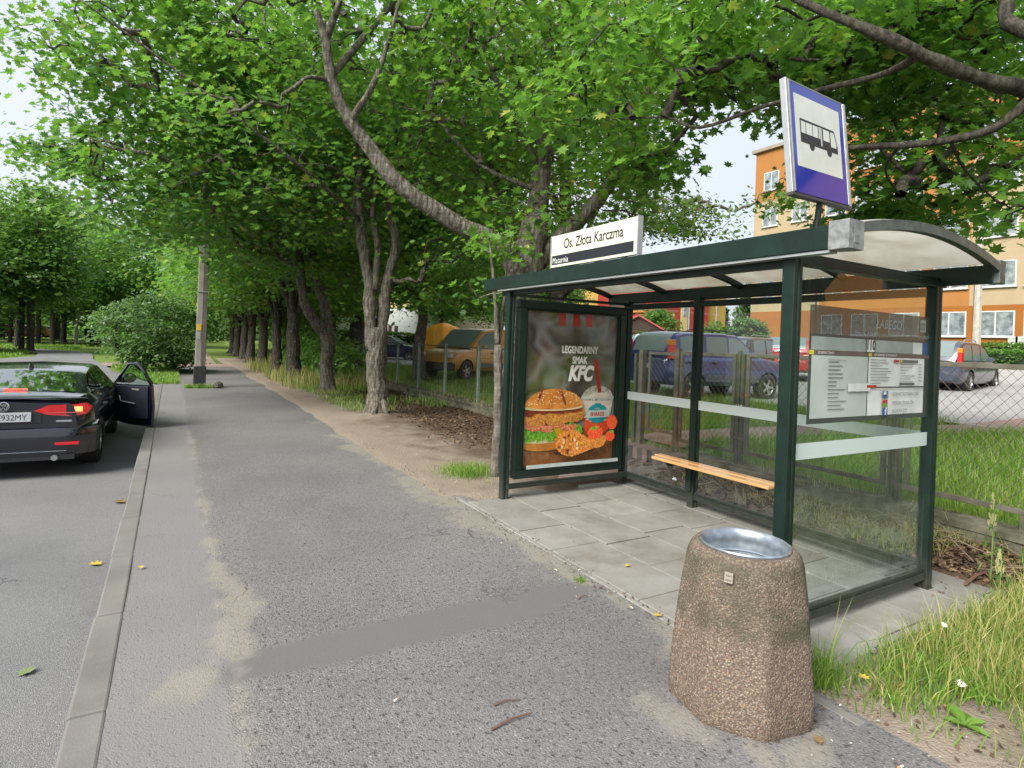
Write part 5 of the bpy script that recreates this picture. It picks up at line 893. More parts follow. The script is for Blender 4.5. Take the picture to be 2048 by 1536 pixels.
# verge plants in the near right corner
def weed(label, x, y, z, h, kind, seed):
    r_ = random.Random(seed); t = thing('weed', label, 'weed', (x, y, z)); 
    if kind == 'stalk':
        MB().tube([(0, 0, 0), (.01, 0, h * .5), (-.01, .01, h)], [.006, .005, .002], 6).build('stem', mt('weed_stem', (.14, .20, .06), .7), t); pos = []
        for i in range(110): f = r_.random(); a = r_.random() * 6.28; q = .07 * (1 - f) * (.4 if f > .55 else 1) + .008; pos.append((math.cos(a) * q, math.sin(a) * q, h * (.08 + .92 * f)))
        me = leafcloud('leaves', np.array(pos), .022, SHRUB, OVAL * [.45, 1.5], .2, False); o = bpy.data.objects.new('leaves', me); C.objects.link(o); o.parent = t
        mb = MB()
        for i in range(60): f = r_.uniform(.62, 1); a = r_.random() * 6.28; q = .05 * (1.05 - f); c = (math.cos(a) * q - .008, math.sin(a) * q, h * f); mb.tube([c, (c[0] * 1.3, c[1] * 1.3, c[2] + .03)], [.004, .003], 4)
        mb.build('flower_spike', mt('seed_spike', (.34, .34, .15), .8), t)
    else:
        mb = MB()
        for i in range(kind):
            a = i * 6.28 / kind + r_.random() * .6; ln_ = h * r_.uniform(.7, 1.2); e = r_.uniform(.25, .8); wd = ln_ * .27; d = Vector((math.cos(a), math.sin(a), 0)); s = Vector((-d.y, d.x, 0)); P_ = []
            for f, w_ in ((0, .15), (.3, .8), (.55, 1), (.8, .7), (1, .05)): c = d * ln_ * f + Vector((0, 0, ln_ * (e * f - .45 * f * f))); P_ += [c - s * wd * w_ + Vector((0, 0, .012)), c, c + s * wd * w_ + Vector((0, 0, .012))]
            fs = []
            for q in range(4): b = q * 3; fs += [(b, b + 1, b + 4, b + 3), (b + 1, b + 2, b + 5, b + 4)]
            mb.add(P_, fs)
        mb.build('leaves', leafmat('dock_leaf', [(0, (.07, .15, .02)), (1, (.12, .22, .04))], trf=.3), t, smooth=True)
    return t
weed('tall weed with pale seed spike standing by the low wall', 5.30, 1.86, .03, .62, 'stalk', 1); weed('shorter leafy weed behind the slab corner', 4.75, 1.62, .03, .36, 'stalk', 2); weed('slender weed right of the tall seed spike', 5.6, 1.72, .05, .45, 'stalk', 3)
for i, (x, y, h, n_, lb) in enumerate([(3.10, 1.16, .10, 7, 'broad leaved weed in the bottom right corner'), (3.42, 1.22, .07, 5, 'broad leaved weed under the tall grass stalks'), (3.95, 1.5, .08, 5, 'broad leaf plant beside the white paper scrap'), (5.5, 2.6, .12, 6, 'leafy weed against the low wall right of the shelter'), (5.45, 3.6, .11, 6, 'weed growing behind the shelter bench')]): weed(lb, x, y, float(vz(np.array([x]), np.array([y]))[0]), h, n_, 10 + i)
def tuft(label, x, y, n, h, s, m_): 
    a = nr.normal(size=(n, 2)) * s; z = float(vz(np.array([x]), np.array([y]))[0]); o = blades('grass_tuft', np.stack([a[:, 0], a[:, 1], a[:, 0] * 0], 1), h, .005, m_, label, 1.1); o.location = (x, y, max(z, 0)); o['category'] = 'grass tuft'
tuft('dark green grass tuft with long stalks at the right foot of the bin', 2.86, 1.68, 260, .16, .05, GRASSM); tuft('long thin stalks rising from the tuft beside the bin', 2.87, 1.70, 22, .34, .04, GRASSM)
tuft('low green weed patch by the left shelter post', 3.22, 6.4, 1500, .10, .17, GRASSM); tuft('yellow green grass tuft at the foot of the second maple', 3.75, 16.0, 500, .10, .2, DRYM); tuft('small tuft of grass on the bare soil right of the bin', 3.05, 1.45, 120, .09, .04, DRYM); tuft('moss tuft on the pavement edge by the slabs', 2.52, 3.22, 120, .02, .02, GRASSM)
RM = mt('dry_root', (.20, .155, .105), .9)
mb = MB((5.6, 3, 0)); 
for i in range(46):
    x, y = rnd.uniform(5.25, 5.95), rnd.uniform(.8, 5.2); a = rnd.uniform(1.0, 2.2) * rnd.choice((1, -1)); l_ = rnd.uniform(.2, .6); z = .09; mb.tube([(x, y, z), (x + .5 * l_ * math.cos(a) + .03, y + .5 * l_ * math.sin(a), z + rnd.uniform(.02, .10)), (x + l_ * math.cos(a), y + l_ * math.sin(a), z + rnd.uniform(-.02, .05))], [.004, .005, .002], 5)
prop(mb.build('dry_roots', RM, loc=(5.6, 3, 0)), 'tangle of dry roots and stems on the dirt bank behind the shelter', 'roots', kind='stuff')
# ------------------------------------------------------------------ buildings
def shade(name, c, k=.92): return mt(name, c, .85, tuple(x * k for x in c), 1.3, bump=.1, bs=80, spec=.2)
ORD = shade('render_dark_orange', (.27, .10, .022)); ORM = shade('render_orange', (.33, .145, .045)); BEI = shade('render_beige', (.36, .28, .18)); WFR = mt('white_window_frame', (.55, .57, .58), .4); CURT = mt('window_glass_curtain', (.28, .31, .33), .12, (.09, .11, .12), 2.5, spec=.8)
FXW = 39.6
ob = thing('apartment_block', 'tall orange and beige rendered apartment block with white windows', 'building', (FXW, 10, 1.4)); OB = (FXW, 10, 1.4)
yL = atX(1502, 600, FXW).y; zt = 17.4; ymid = atX(1640, 560, FXW).y; yr = atX(1940, 560, FXW).y; yE = -22
mb = MB(OB); ysn = [yL, ymid, yr, 2, yE]; zs = [1.0, 4.8, 13.4, zt]
def fcol(i, j):
    if j == 0: return 0
    return [[2, 1, 2, 1][i], [1, 1, 1, 1][i]][j - 1]
for i in range(4):
    for j in range(3):
        mb.add([(FXW, ysn[i], zs[j]), (FXW, ysn[i + 1], zs[j]), (FXW, ysn[i + 1], zs[j + 1]), (FXW, ysn[i], zs[j + 1])], [(0, 3, 2, 1)][:1], fcol(i, j))
mb.box(FXW + .01, FXW + 13, yE, yL, 1.0, zt - .01, 2); mb.build('wall', [ORD, ORM, BEI], ob)
MB(OB).box(FXW - .25, FXW + 13.2, yE - .2, yL + .25, zt, zt + .25).build('roof', mt('roof_edge', (.3, .25, .2), .8), ob)
def window(par, off, x, yc, zs_, w_, h, n=2):
    mb = MB(off); y0, y1 = yc - w_ / 2, yc + w_ / 2; t = .07; z0, z1 = zs_, zs_ + h
    mb.box(x - .03, x + .05, y0, y1, z0, z0 + t); mb.box(x - .03, x + .05, y0, y1, z1 - t, z1); 
    for k in range(n + 1): yk = y0 + (w_ - t) * k / n; mb.box(x - .028, x + .05, yk, yk + t, z0 + t, z1 - t)
    mb.box(x - .14, x + .02, y0 - .06, y1 + .06, z0 - .06, z0 - .001); o = mb.build('window', WFR, par)
    MB(off).box(x - .010, x + .02, y0 + .04, y1 - .04, z0 + .04, z1 - .04).build('pane', CURT, o); return o
cols = [(atX(1990, 660, FXW).y, 1.75, 2), (atX(1897, 660, FXW).y, 1.75, 2), (atX(1810, 575, FXW).y, 1.75, 2), (atX(1731, 580, FXW).y, 1.75, 2), (atX(1665, 590, FXW).y, 1.5, 2), (atX(1600, 430, FXW).y, 1.3, 2), (atX(1540, 440, FXW).y, 1.3, 2), (atX(2090, 640, FXW).y, 1.75, 2), (atX(2220, 640, FXW).y, 1.75, 2)]
for ci, (yc, w_, n_) in enumerate(cols):
    for fl in range(5):
        if fl == 0 and ci in (5, 6): continue
        window(ob, OB, FXW, yc, 3.02 + 2.8 * fl, w_, 1.45, n_)
for y_ in (yr - .3, ymid + .2, 1.8): MB(OB).tube([(FXW - .08, y_, 1.6), (FXW - .08, y_, zt)], .06, 8).build('drainpipe', mt('drainpipe_brown', (.12, .08, .06), .6), ob)
for y_ in (atX(2027, 690, FXW).y, atX(2042, 690, FXW).y): MB(OB).box(FXW - .12, FXW - .001, y_ - .22, y_ + .22, 2.35, 3.05).build('meter_box', mt('meter_box_grey', (.45, .46, .44), .6), ob, bevel=.01)
REDW = shade('render_red', (.38, .05, .04)); REDD = shade('render_dark_red', (.24, .05, .045)); YEL = shade('render_yellow', (.50, .31, .09))
p_ = far(1303, 665, 60); RX = p_.x; yR = p_.y; xR2 = atY(1415, 665, yR).x; yLr = yR + .1
rb = thing('apartment_block', 'red apartment block with a beige stair window strip seen through the shelter', 'building', ((RX + xR2) / 2, yR + 4, 1.9)); OR_ = ((RX + xR2) / 2, yR + 4, 1.9)
MB(OR_).box(RX, xR2, yR, yR + 9, 3.4, 11.2).build('wall', REDW, rb); MB(OR_).box(RX + .05, xR2 - .05, yR + .05, yR + 8.9, 1.2, 3.39).build('plinth', REDD, rb)
xa, xb = atY(1361, 640, yR).x, atY(1374, 640, yR).x; MB(OR_).box(xa, xb, yR - .06, yR - .001, 3.4, 11.2).build('stair_strip', mt('strip_beige', (.68, .52, .26), .8), rb)
for z in (5.2, 8.0): xm = xa * .45 + xb * .55; o = MB(OR_).box(xm - .3, xm + .3, yR - .10, yR - .061, z, z + 1.2).build('window', WFR, rb); MB(OR_).box(xm - .22, xm + .22, yR - .12, yR - .101, z + .08, z + 1.12).build('pane', CURT, o)
MB(OR_).box(RX - .2, xR2 + .2, yR - .2, yR + 9.2, 11.2, 11.45).build('roof', mt('roof_edge', (.3, .25, .2), .8), rb)
yb2 = thing('apartment_block', 'yellow apartment block with dark balcony left of the red block', 'building', (RX + 1, yLr + 8, 1.9)); OY = (RX + 1, yLr + 8, 1.9)
MB(OY).box(RX + 1, RX + 12, yLr + .5, yLr + 22, 1.2, 11.0).build('wall', YEL, yb2)
for z in (5.6, 8.6): b = MB(OY).box(RX - .2, RX + .99, yLr + 1.0, yLr + 6.5, z - .2, z).build('balcony', shade('balcony_orange', (.62, .22, .06)), yb2); MB(OY).box(RX - .2, RX - .12, yLr + 1, yLr + 6.5, z + .001, z + 1.0).build('railing', mt('balcony_rail', (.09, .07, .065), .6), b)
for z in (5.7, 8.7): window(yb2, OY, RX + 1, yLr + 4, z, 1.6, 1.6)
MB(OY).box(RX + .8, RX + 12.2, yLr + .2, yLr + 22.2, 11.0, 11.2).build('roof', mt('roof_edge', (.3, .25, .2), .8), yb2)
p_ = far(700, 668, 75); q_ = far(868, 668, 68); wb = thing('white_house', 'white rendered building seen between the maple trunks beyond the car park', 'building', ((p_.x + q_.x) / 2, (p_.y + q_.y) / 2, .8)); OWp = wb.location.copy()
d = (q_ - p_); d.z = 0; ang = math.atan2(d.y, d.x); ln_ = d.length
mb = MB(); mb.M = Matrix.Rotation(ang, 4, 'Z'); mb.box(-ln_ / 2 - 3, ln_ / 2 + 3, 0, 9, 0, 7.2); mb.build('wall', mt('white_render', (.74, .76, .78), .8, (.68, .70, .73), 1), wb)
mb = MB(); mb.M = Matrix.Rotation(ang, 4, 'Z'); mb.box(-ln_ / 2 + 4.4, ln_ / 2 + 3, -.06, 0, 4.6, 7.2); mb.build('upper_band', mt('pale_yellow_render', (.72, .62, .30), .8), wb)
mb = MB(); mb.M = Matrix.Rotation(ang, 4, 'Z'); mb.box(-ln_ / 2 - 3.2, ln_ / 2 + 3.2, -.2, 9.2, 7.2, 7.5); mb.build('roof', mt('roof_edge', (.3, .25, .2), .8), wb)
for u in (6.6, 7.6): mb = MB(); mb.M = Matrix.Rotation(ang, 4, 'Z'); mb.box(-ln_ / 2 + u, -ln_ / 2 + u + .55, -.04, .02, 1.0, 2.4); mb.build('window', mt('brown_window', (.10, .07, .065), .3), wb)
gp = far(1268, 684, 31); ga = thing('gazebo', 'small wooden gazebo with red gabled roof behind the blue off-roader', 'gazebo', (gp.x, gp.y, 1.2))
mb = MB(); mb.M = Matrix.Rotation(R(-35), 4, 'Z'); mb.add([(-1.5, -1.4, 1.35), (0, -1.5, 2.15), (0, 1.5, 2.15), (-1.5, 1.4, 1.35), (1.5, -1.4, 1.35), (1.5, 1.4, 1.35), (-1.5, -1.4, 1.27), (0, -1.5, 2.07), (0, 1.5, 2.07), (-1.5, 1.4, 1.27), (1.5, -1.4, 1.27), (1.5, 1.4, 1.27)],
    [(0, 1, 2, 3), (1, 4, 5, 2), (9, 8, 7, 6), (8, 11, 10, 7), (0, 6, 7, 1), (1, 7, 10, 4), (3, 2, 8, 9), (2, 5, 11, 8), (0, 3, 9, 6), (4, 10, 11, 5)]); mb.build('roof', mt('red_roof', (.50, .09, .09), .6), ga)
mb = MB(); mb.M = Matrix.Rotation(R(-35), 4, 'Z'); mb.add([(-1.4, -1.3, 1.3), (1.4, -1.3, 1.3), (0, -1.35, 2.02)], [(0, 1, 2)]); mb.build('gable', mt('dark_brown_wood', (.06, .035, .025), .8), ga)
for sx_ in (-1.25, 1.25):
    for sy_ in (-1.2, 1.2): mb = MB(); mb.M = Matrix.Rotation(R(-35), 4, 'Z'); mb.box(sx_ - .07, sx_ + .07, sy_ - .07, sy_ + .07, 0, 1.36); mb.build('post', mt('dark_brown_wood', (.06, .035, .025), .8), ga)
tp_ = far(886, 720, 25); ta = thing('tarpaulin_stack', 'tall stack covered by a bright yellow tarpaulin beyond the fence', 'tarpaulin', (tp_.x, tp_.y, .3)); mb = MB(); n = 48; vs = []; fs = []
for k, (z, s) in enumerate([(0, 1.05), (.5, 1.0), (1.1, .97), (1.7, .93), (1.9, .85), (2.02, .6), (2.05, .0)]):
    for j in range(n): a = 2 * math.pi * j / n; q = (abs(math.cos(a)) ** 4 + abs(math.sin(a)) ** 4) ** -.25; w_ = 1 + .05 * math.sin(j * 2.6 + k * .3) + .03 * math.sin(j * 1.1); vs.append((math.cos(a) * q * .80 * s * w_, math.sin(a) * q * .62 * s * w_, z + .06 * math.sin(a * 2)))
for k in range(6):
    for j in range(n): fs.append((k * n + j, k * n + (j + 1) % n, (k + 1) * n + (j + 1) % n, (k + 1) * n + j))
mb.add(vs, fs); mb.build('cover', mt('yellow_tarpaulin', (.78, .36, .015), .5, (.66, .28, .01), 3, bump=.4, bs=8), ta, smooth=2); ta.rotation_euler = (0, 0, .5)

# ------------------------------------------------------------------ vehicles
def tomesh(o):
    dg = bpy.context.evaluated_depsgraph_get(); me = bpy.data.meshes.new_from_object(o.evaluated_get(dg)); return me
def car(name, label, loc, rz, paintm, L_=4.5, W_=1.78, zb=.22, belt=.92, prof=None, lower=None, wheels=(.95, 3.6), wr=.31, roofw=.60, side=None, glass=CARGLASS, detail=1, cat='car', group=None, dark_low=None, rails=False, lights='low', door=None):
    """local frame: rear bumper at y=0, nose at y=L, x right. lower: [(y, ztop)] of bonnet/boot line; prof: [(y,z)] of glasshouse line"""
    t = thing(name, label, cat, loc, rz, group); hw = W_ / 2
    ly_ = np.array([p[0] for p in lower]); lz_ = np.array([p[1] for p in lower]); py_ = np.array([p[0] for p in prof]); pz_ = np.array([p[1] for p in prof])
    Y = np.unique(np.concatenate([np.linspace(0, L_, 46), [.03, .10, L_ - .03, L_ - .10]]))
    def sm(y, a, b): return float(np.mean([np.interp(y + d_, a, b) for d_ in (-.07, -.035, 0, .035, .07)]))
    def hwf(y): e = min(y, L_ - y); return hw * (1 - .16 * math.exp(-e / .18) - .05 * math.exp(-e / .7))
    mb = MB(); vs = []; K = None
    for y in Y:
        w_ = hwf(y); zt_ = min(sm(y, ly_, lz_), 9); bl = min(belt, zt_ - .02); e = min(y, L_ - y); zb_ = zb + .10 * math.exp(-e / .12); sec = [(0, zb_), (w_ * .86, zb_), (w_ * .97, zb_ + .10), (w_ * 1.0, zb_ + (bl - zb_) * .42), (w_ * .995, zb_ + (bl - zb_) * .62), (w_ * .965, bl - .08), (w_ * .93, bl - .015), (w_ * .86, bl + (zt_ - bl) * .75), (w_ * .55, zt_), (0, zt_ + .015)]
        full = sec + [(-a, b) for a, b in sec[-2:0:-1]]; K = len(full); vs += [(a, y, b) for a, b in full]
    fs = []
    for i in range(len(Y) - 1):
        for j in range(K): fs.append((i * K + j, (i + 1) * K + j, (i + 1) * K + (j + 1) % K, i * K + (j + 1) % K))
    fs += [tuple(range(K)), tuple(range((len(Y) - 1) * K, len(Y) * K))[::-1]]; mb.add(vs, fs)
    bo = mb.build('body', paintm, None, smooth=True)
    cut = MB()
    for wy in wheels:
        for s_ in (-1, 1): cut.lathe([(.001, -.16), (wr + .055, -.16), (wr + .055, .16), (.001, .16)], 28, 'x', (s_ * (hw - .04), wy, wr))
    co = cut.build('cut', BLACKP); md = bo.modifiers.new('b', 'BOOLEAN'); md.object = co; md.operation = 'DIFFERENCE'; md.solver = 'EXACT'
    bpy.context.view_layer.update(); me = tomesh(bo); bo.modifiers.clear(); bo.data = me; me.materials.clear(); me.materials.append(paintm); me.materials.append(BLACKP)
    for p in me.polygons:
        c = p.center; p.use_smooth = True; inn = any(math.hypot(c.y - wy, c.z - wr) < wr + .0545 for wy in wheels) and c.z < wr * 2 + .1 and abs(p.normal.x) < .99 or False
        p.material_index = 1 if (inn and abs(c.x) < hw * .995 and math.hypot(c.y - min(wheels, key=lambda q: abs(q - c.y)), c.z - wr) > wr + .03 and abs(c.x) < hw - .03 and c.z < belt - .12) else 0
        if c.z < zb + .02: p.material_index = 1
    me.set_sharp_from_angle(angle=R(40)); bpy.data.objects.remove(co); bo.parent = t
    # glasshouse
    mb = MB(); vs = []; y0, y1 = py_[0], py_[-1]; YG = np.unique(np.concatenate([np.linspace(y0, y1, 34), py_])); top = pz_.max()
    def gw(y): return hwf(y) * .905, roofw * W_ / 2 * 1.0 * (1 - .06 * math.exp(-min(y - y0, y1 - y) / .4)) * 1.12
    def gsec(y, f):  # f 0 belt..1 roof edge
        a, b = gw(y); z = sm(y, py_, pz_) if y0 + .05 < y < y1 - .05 else float(np.interp(y, py_, pz_)); zz = z - .035; bl = belt - .03; k = (zz - bl) / max(top - bl, .01); wt = a + (b - a) * k; return (a + (wt - a) * f, bl + (zz - bl) * f, z)
    for y in YG:
        a0 = gsec(y, 0); a1 = gsec(y, 1); z = a1[2]; sec = [(a0[0], a0[1]), (gsec(y, .5)[0] * 1.004, gsec(y, .5)[1]), (a1[0], a1[1]), (a1[0] - .07, z - .005), (0, z + .02)]; full = sec + [(-a, b) for a, b in sec[-2::-1]]; K = len(full); vs += [(a, y, b) for a, b in full]
    fs = []
    for i in range(len(YG) - 1):
        for j in range(K - 1): fs.append((i * K + j, (i + 1) * K + j, (i + 1) * K + j + 1, i * K + j + 1))
    mb.add(vs, fs); mb.build('roof', paintm, t, smooth=True)
    def sidewin(ya, yb, fa=.12, fb=.90, s_=1, cuta=0, cutb=0, par=None):
        mb = MB(); n = 8; vs = []
        for k in range(n + 1):
            y = ya + (yb - ya) * k / n; zt_ = fb
            lo = gsec(y, fa); hi = gsec(y, fb)
            vs += [(s_ * (lo[0] + .006), y, lo[1]), (s_ * (hi[0] + .008), y, max(hi[1], lo[1] + .002))]
        fs = [(2 * k, 2 * k + 2, 2 * k + 3, 2 * k + 1) if s_ > 0 else (2 * k + 1, 2 * k + 3, 2 * k + 2, 2 * k) for k in range(n)]; mb.add(vs, fs); return mb.build('side_window', glass, par or t, smooth=True)
    for a, b in side or []:
        for s_ in (-1, 1): sidewin(a, b, s_=s_)
    def endwin(nm, ya, yb, inset=.12):
        mb = MB(); n = 8; vs = []
        for k in range(n + 1):
            y = ya + (yb - ya) * k / n; g = gsec(y, 1); w_ = g[0] - inset; 
            vs += [(-w_, y, g[2] + .012), (-w_ * .5, y, g[2] + .022), (0, y, g[2] + .027), (w_ * .5, y, g[2] + .022), (w_, y, g[2] + .012)]
        fs = [(5 * k + j, 5 * k + j + 1, 5 * k + j + 6, 5 * k + j + 5) for k in range(n) for j in range(4)]; mb.add(vs, fs); return mb.build(nm, glass, t, smooth=True)
    tops = [p[0] for p in prof if p[1] > top - .07]
    rwn = endwin('rear_window', y0 + .05, min(tops) - .04); endwin('windscreen', max(tops) + .04, y1 - .05)
    # wheels
    for wy in wheels:
        for s_ in (-1, 1):
            tw = wr * .34; cx = s_ * (hw - tw - .012); wn = bpy.data.objects.new('wheel', None); C.objects.link(wn); wn.parent = t; wn.location = (cx, wy, wr)
            MB().lathe([(wr * .62, -tw), (wr * .9, -tw), (wr, -tw * .75), (wr, tw * .75), (wr * .9, tw), (wr * .62, tw)], 32, 'x').build('tyre', TYRE, wn, smooth=True)
            mb = MB(); xo = s_ * tw * .72; mb.lathe([(wr * .64, xo * 1.2), (wr * .60, xo * 1.2), (wr * .56, xo * .8), (wr * .56, 0)], 28, 'x'); mb.lathe([(.001, xo * 1.12), (wr * .15, xo * 1.1), (wr * .17, xo * .6)], 12, 'x')
            for q in range(5 if detail < 2 else 10): a = q * 2 * math.pi / (5 if detail < 2 else 10); mb.bar((xo * .95, math.cos(a) * wr * .12, math.sin(a) * wr * .12), (xo * 1.05, math.cos(a) * wr * .6, math.sin(a) * wr * .6), wr * (.17 if detail < 2 else .07), .02, up=(1, 0, 0))
            mb.build('rim', RIMM, wn, smooth=True); MB().lathe([(wr * .6, 0), (.001, 0)], 20, 'x').build('brake', BLACKP, wn)
    if dark_low:
        for a, b in dark_low:
            for s_ in (-1, 1): mb = MB(); w_ = hw + .004; mb.box(min(s_ * (w_ - .05), s_ * w_), max(s_ * (w_ - .05), s_ * w_), a, b, zb + .10, zb + .27); mb.build('side_moulding', mt('moulding_grey', (.09, .10, .12), .5), t, bevel=.008)
    if rails:
        for s_ in (-1, 1): g0 = gsec((y0 + y1) / 2, 1); MB().tube([(s_ * (g0[0] - .05), min(tops) + .05, top + .01), (s_ * (g0[0] - .05), min(tops) + .2, top + .06), (s_ * (g0[0] - .05), max(tops) - .2, top + .06), (s_ * (g0[0] - .05), max(tops), top + .01)], .014, 6).build('roof_rail', BLACKP if rails == 1 else ALU, t)
    for s_ in (-1, 1):
        mb = MB(); yy_ = max(tops) + .30 if max(tops) + .3 < y1 else y1 - .3; mb.lathe([(.001, -.03), (.08, -.03), (.095, 0), (.085, .04), (.001, .07)], 12, 'y', (s_ * (hw + .09), yy_, belt + .08)); mb.v = [(a, b, (c - belt - .08) * .75 + belt + .08) for a, b, c in mb.v]; mb.build('wing_mirror', paintm, t, smooth=True)
    if lights == 'tall':
        for s_ in (-1, 1): MB().box(min(s_ * (hw - .17), s_ * (hw - .055)), max(s_ * (hw - .17), s_ * (hw - .055)), -.012 + .05, .22, belt - .06, top - .22).build('tail_light', REDL, t, bevel=.012)
        for s_ in (-1, 1): MB().box(min(s_ * (hw - .165), s_ * (hw - .05)), max(s_ * (hw - .165), s_ * (hw - .05)), .028, .19, top - .34, top - .21).build('indicator', AMBL, t, bevel=.01)
    elif lights == 'low':
        for s_ in (-1, 1): MB().box(min(s_ * (hw - .36), s_ * (hw - .10)), max(s_ * (hw - .36), s_ * (hw - .10)), -.006, .14, belt - .22, belt - .08).build('tail_light', REDL, t, bevel=.015)
    for s_ in (-1, 1): MB().box(min(s_ * (hw - .42), s_ * (hw - .13)), max(s_ * (hw - .42), s_ * (hw - .13)), L_ - .16, L_ - .005, belt - .30, belt - .17).build('headlight', mt('headlamp_glass', (.5, .52, .53), .1), t, bevel=.02)
    if lights: MB().box(-.26, .26, -.016, .02, belt - .30, belt - .19).build('number_plate', PLATEM, t)
    if detail: 
        for s_ in (-1, 1):
            for ya in (side or [])[:2]: MB().box(min(s_ * (hw - .03), s_ * (hw + .02)), max(s_ * (hw - .03), s_ * (hw + .02)), ya[0] + .1, ya[0] + .28, belt - .14, belt - .11).build('door_handle', BLACKP, t, bevel=.006)
    return t, gsec, rwn
BLK = mt('black_metallic', (.0045, .005, .014), .22, Coat_Weight=1, Coat_Roughness=.02, Coat_IOR=1.55)
ZR = -.25
ct, gs, rwn = car('parked_car', 'black saloon with open front door and lit tail lamp stopped at the kerb', (-1.70, 9.02, ZR), 0, BLK, L_=4.66, W_=1.80, zb=.20, belt=.92, lower=[(0, .90), (.06, 1.0), (.35, 1.03), (.9, 1.02), (3.3, .98), (4.2, .86), (4.66, .62)], prof=[(.50, 1.0), (1.30, 1.25), (1.9, 1.30), (2.5, 1.31), (2.95, 1.28), (3.75, .96)], wheels=(.98, 3.63), wr=.325, side=[(1.0, 1.75), (1.82, 2.62)], glass=CARGLASS, lights=None, detail=2)
def cb(nm, *a, mat=BLACKP, bev=.004, par=None, M_=None): 
    mb = MB(); 
    if M_ is not None: mb.M = M_
    mb.box(*a); return mb.build(nm, mat, par or ct, bevel=bev)
# rear details
hw = .90
def tail(s_):
    P0 = [(.30, .845), (.42, .80), (.66, .775), (.80, .80), (.845, .87), (.80, .915), (.42, .905)]; mb = MB(); out = [(s_ * x, z) for x, z in P0]; yb_ = lambda x: .004 + .05 * max(0, abs(x) - .45) ** 1.5 * 4
    n = len(out); vs = [(x, yb_(x) - .022, z) for x, z in out] + [(x, yb_(x) + .06, z) for x, z in out]; fs = [tuple(range(n)) if s_ > 0 else tuple(range(n))[::-1], tuple(range(n, 2 * n))[::-1]] + [(i, (i + 1) % n, n + (i + 1) % n, n + i) for i in range(n)]
    o = mb.add(vs, fs).build('tail_light', REDL, ct, bevel=.006); x0, x1 = sorted((s_ * .60, s_ * .76))
    q = MB(); q.box(x0, x1, .006, .022, .825, .888); q.build('lamp', LITL, o, bevel=.006)
    MB().box(min(s_ * .40, s_ * .78), max(s_ * .40, s_ * .78), -.02, .0, .812, .820).build('lens_trim', mt('pink_lens', (.5, .12, .12), .2), o)
tail(1); tail(-1)
cb('number_plate', -.26, .26, -.028, -.012, .715, .83, mat=PLATEM)
mb = MB(); FM = Matrix(((1, 0, 0, 0), (0, 0, -1, 0), (0, 1, 0, 0), (0, 0, 0, 1))); mb.M = Matrix.Translation((.025, -.0285, .737)) @ FM; mb.text('WE', .098, 0, align='RIGHT', bold=.008, sx=.85); 
mb.M = Matrix.Translation((-.085, -.0285, .737)) @ FM; mb.v = []; mb.f = []; mb.m = []; mb.text('WE', .098, 0, bold=.008, sx=.85, align='CENTER'); mb.M = Matrix.Translation((.10, -.0285, .737)) @ FM; mb.text('932MY', .098, 0, sx=.85); mb.M = Matrix.Identity(4); mb.box(-.255, -.215, -.029, -.0282, .72, .825, 1)
mb.build('plate_lettering', [mt('plate_ink', (.02, .02, .02), .5), mt('plate_blue', (.01, .04, .30), .5)], ct)
cb('plate_recess', -.36, .36, -.010, .004, .69, .85, mat=BLACKP)
mb = MB(); mb.M = Matrix.Translation((0, -.022, .905)); mb.lathe([(.056, 0), (.056, -.012), (.047, -.014), (.046, 0)], 36, 'y'); 
for a, b in (((-.030, .036), (-.012, .002)), ((-.012, .002), (0, .030)), ((0, .030), (.012, .002)), ((.012, .002), (.030, .036)), ((-.044, .018), (-.022, -.040)), ((-.022, -.040), (0, -.006)), ((0, -.006), (.022, -.040)), ((.022, -.040), (.044, .018))): mb.bar((a[0], -.009, a[1]), (b[0], -.009, b[1]), .009, .008, up=(0, 1, 0))
mb.build('emblem', CHROME, ct)
mb = MB(); mb.lathe([(.045, 0), (.045, -.004), (.001, -.005)], 32, 'y', (0, -.016, .905)); mb.build('emblem_ground', mt('emblem_blue', (.02, .03, .06), .3), ct)
cb('model_badge', .50, .66, -.016, .0, .70, .725, mat=CHROME); cb('rear_reflector', .50, .74, -.055, .03, .42, .455, mat=REDL); cb('rear_reflector', -.74, -.50, -.055, .03, .42, .455, mat=REDL)

mb = MB(); vs = []; fs = []; prb = [(.30, .27), (-.035, .29), (-.052, .40), (-.055, .52), (-.045, .60), (-.015, .635), (.03, .645), (.30, .66)]
for k in range(33):
    x = -.895 + 1.79 * k / 32; q = .34 * max(0, abs(x) - .52) ** 2 * 4.2
    for y_, z_ in prb: vs.append((x, y_ + q, z_))
for k in range(32):
    for j in range(7): fs.append((k * 8 + j, k * 8 + j + 1, k * 8 + j + 9, k * 8 + j + 8))
mb.add(vs, fs + [tuple(range(8))[::-1], tuple(range(32 * 8, 33 * 8))]).build('bumper', BLK, ct, smooth=True); cb('diffuser', -.70, .70, -.03, .10, .235, .30, mat=mt('diffuser_grey', (.02, .02, .022), .5)); cb('chrome_line', -.62, .62, -.058, -.03, .345, .352, mat=CHROME)
cb('boot_edge', -.80, .80, .02, .07, .985, 1.0, mat=BLK); cb('brake_light', -.12, .12,   .55, .57, 1.05, 1.068, mat=emis('high_brake_lamp', (1, .10, .06), .9))
MB().tube([(0, 1.48, 1.28), (0, 1.46, 1.34), (0, 1.40, 1.365)], [.035, .02, .004], 8).build('antenna', BLK, ct, smooth=True)
MB().lathe([(.001, -.02), (.035, -.02), (.035, .0), (.001, 0)], 16, 'y', (.50, -.03, .265)).build('exhaust_tip', CHROME, ct)
# open front door, hinge at the front edge
dh = bpy.data.objects.new('open_door', None); C.objects.link(dh); dh.parent = ct; dh.location = (.885, 3.15, 0); dh.rotation_euler = (0, 0, R(35))
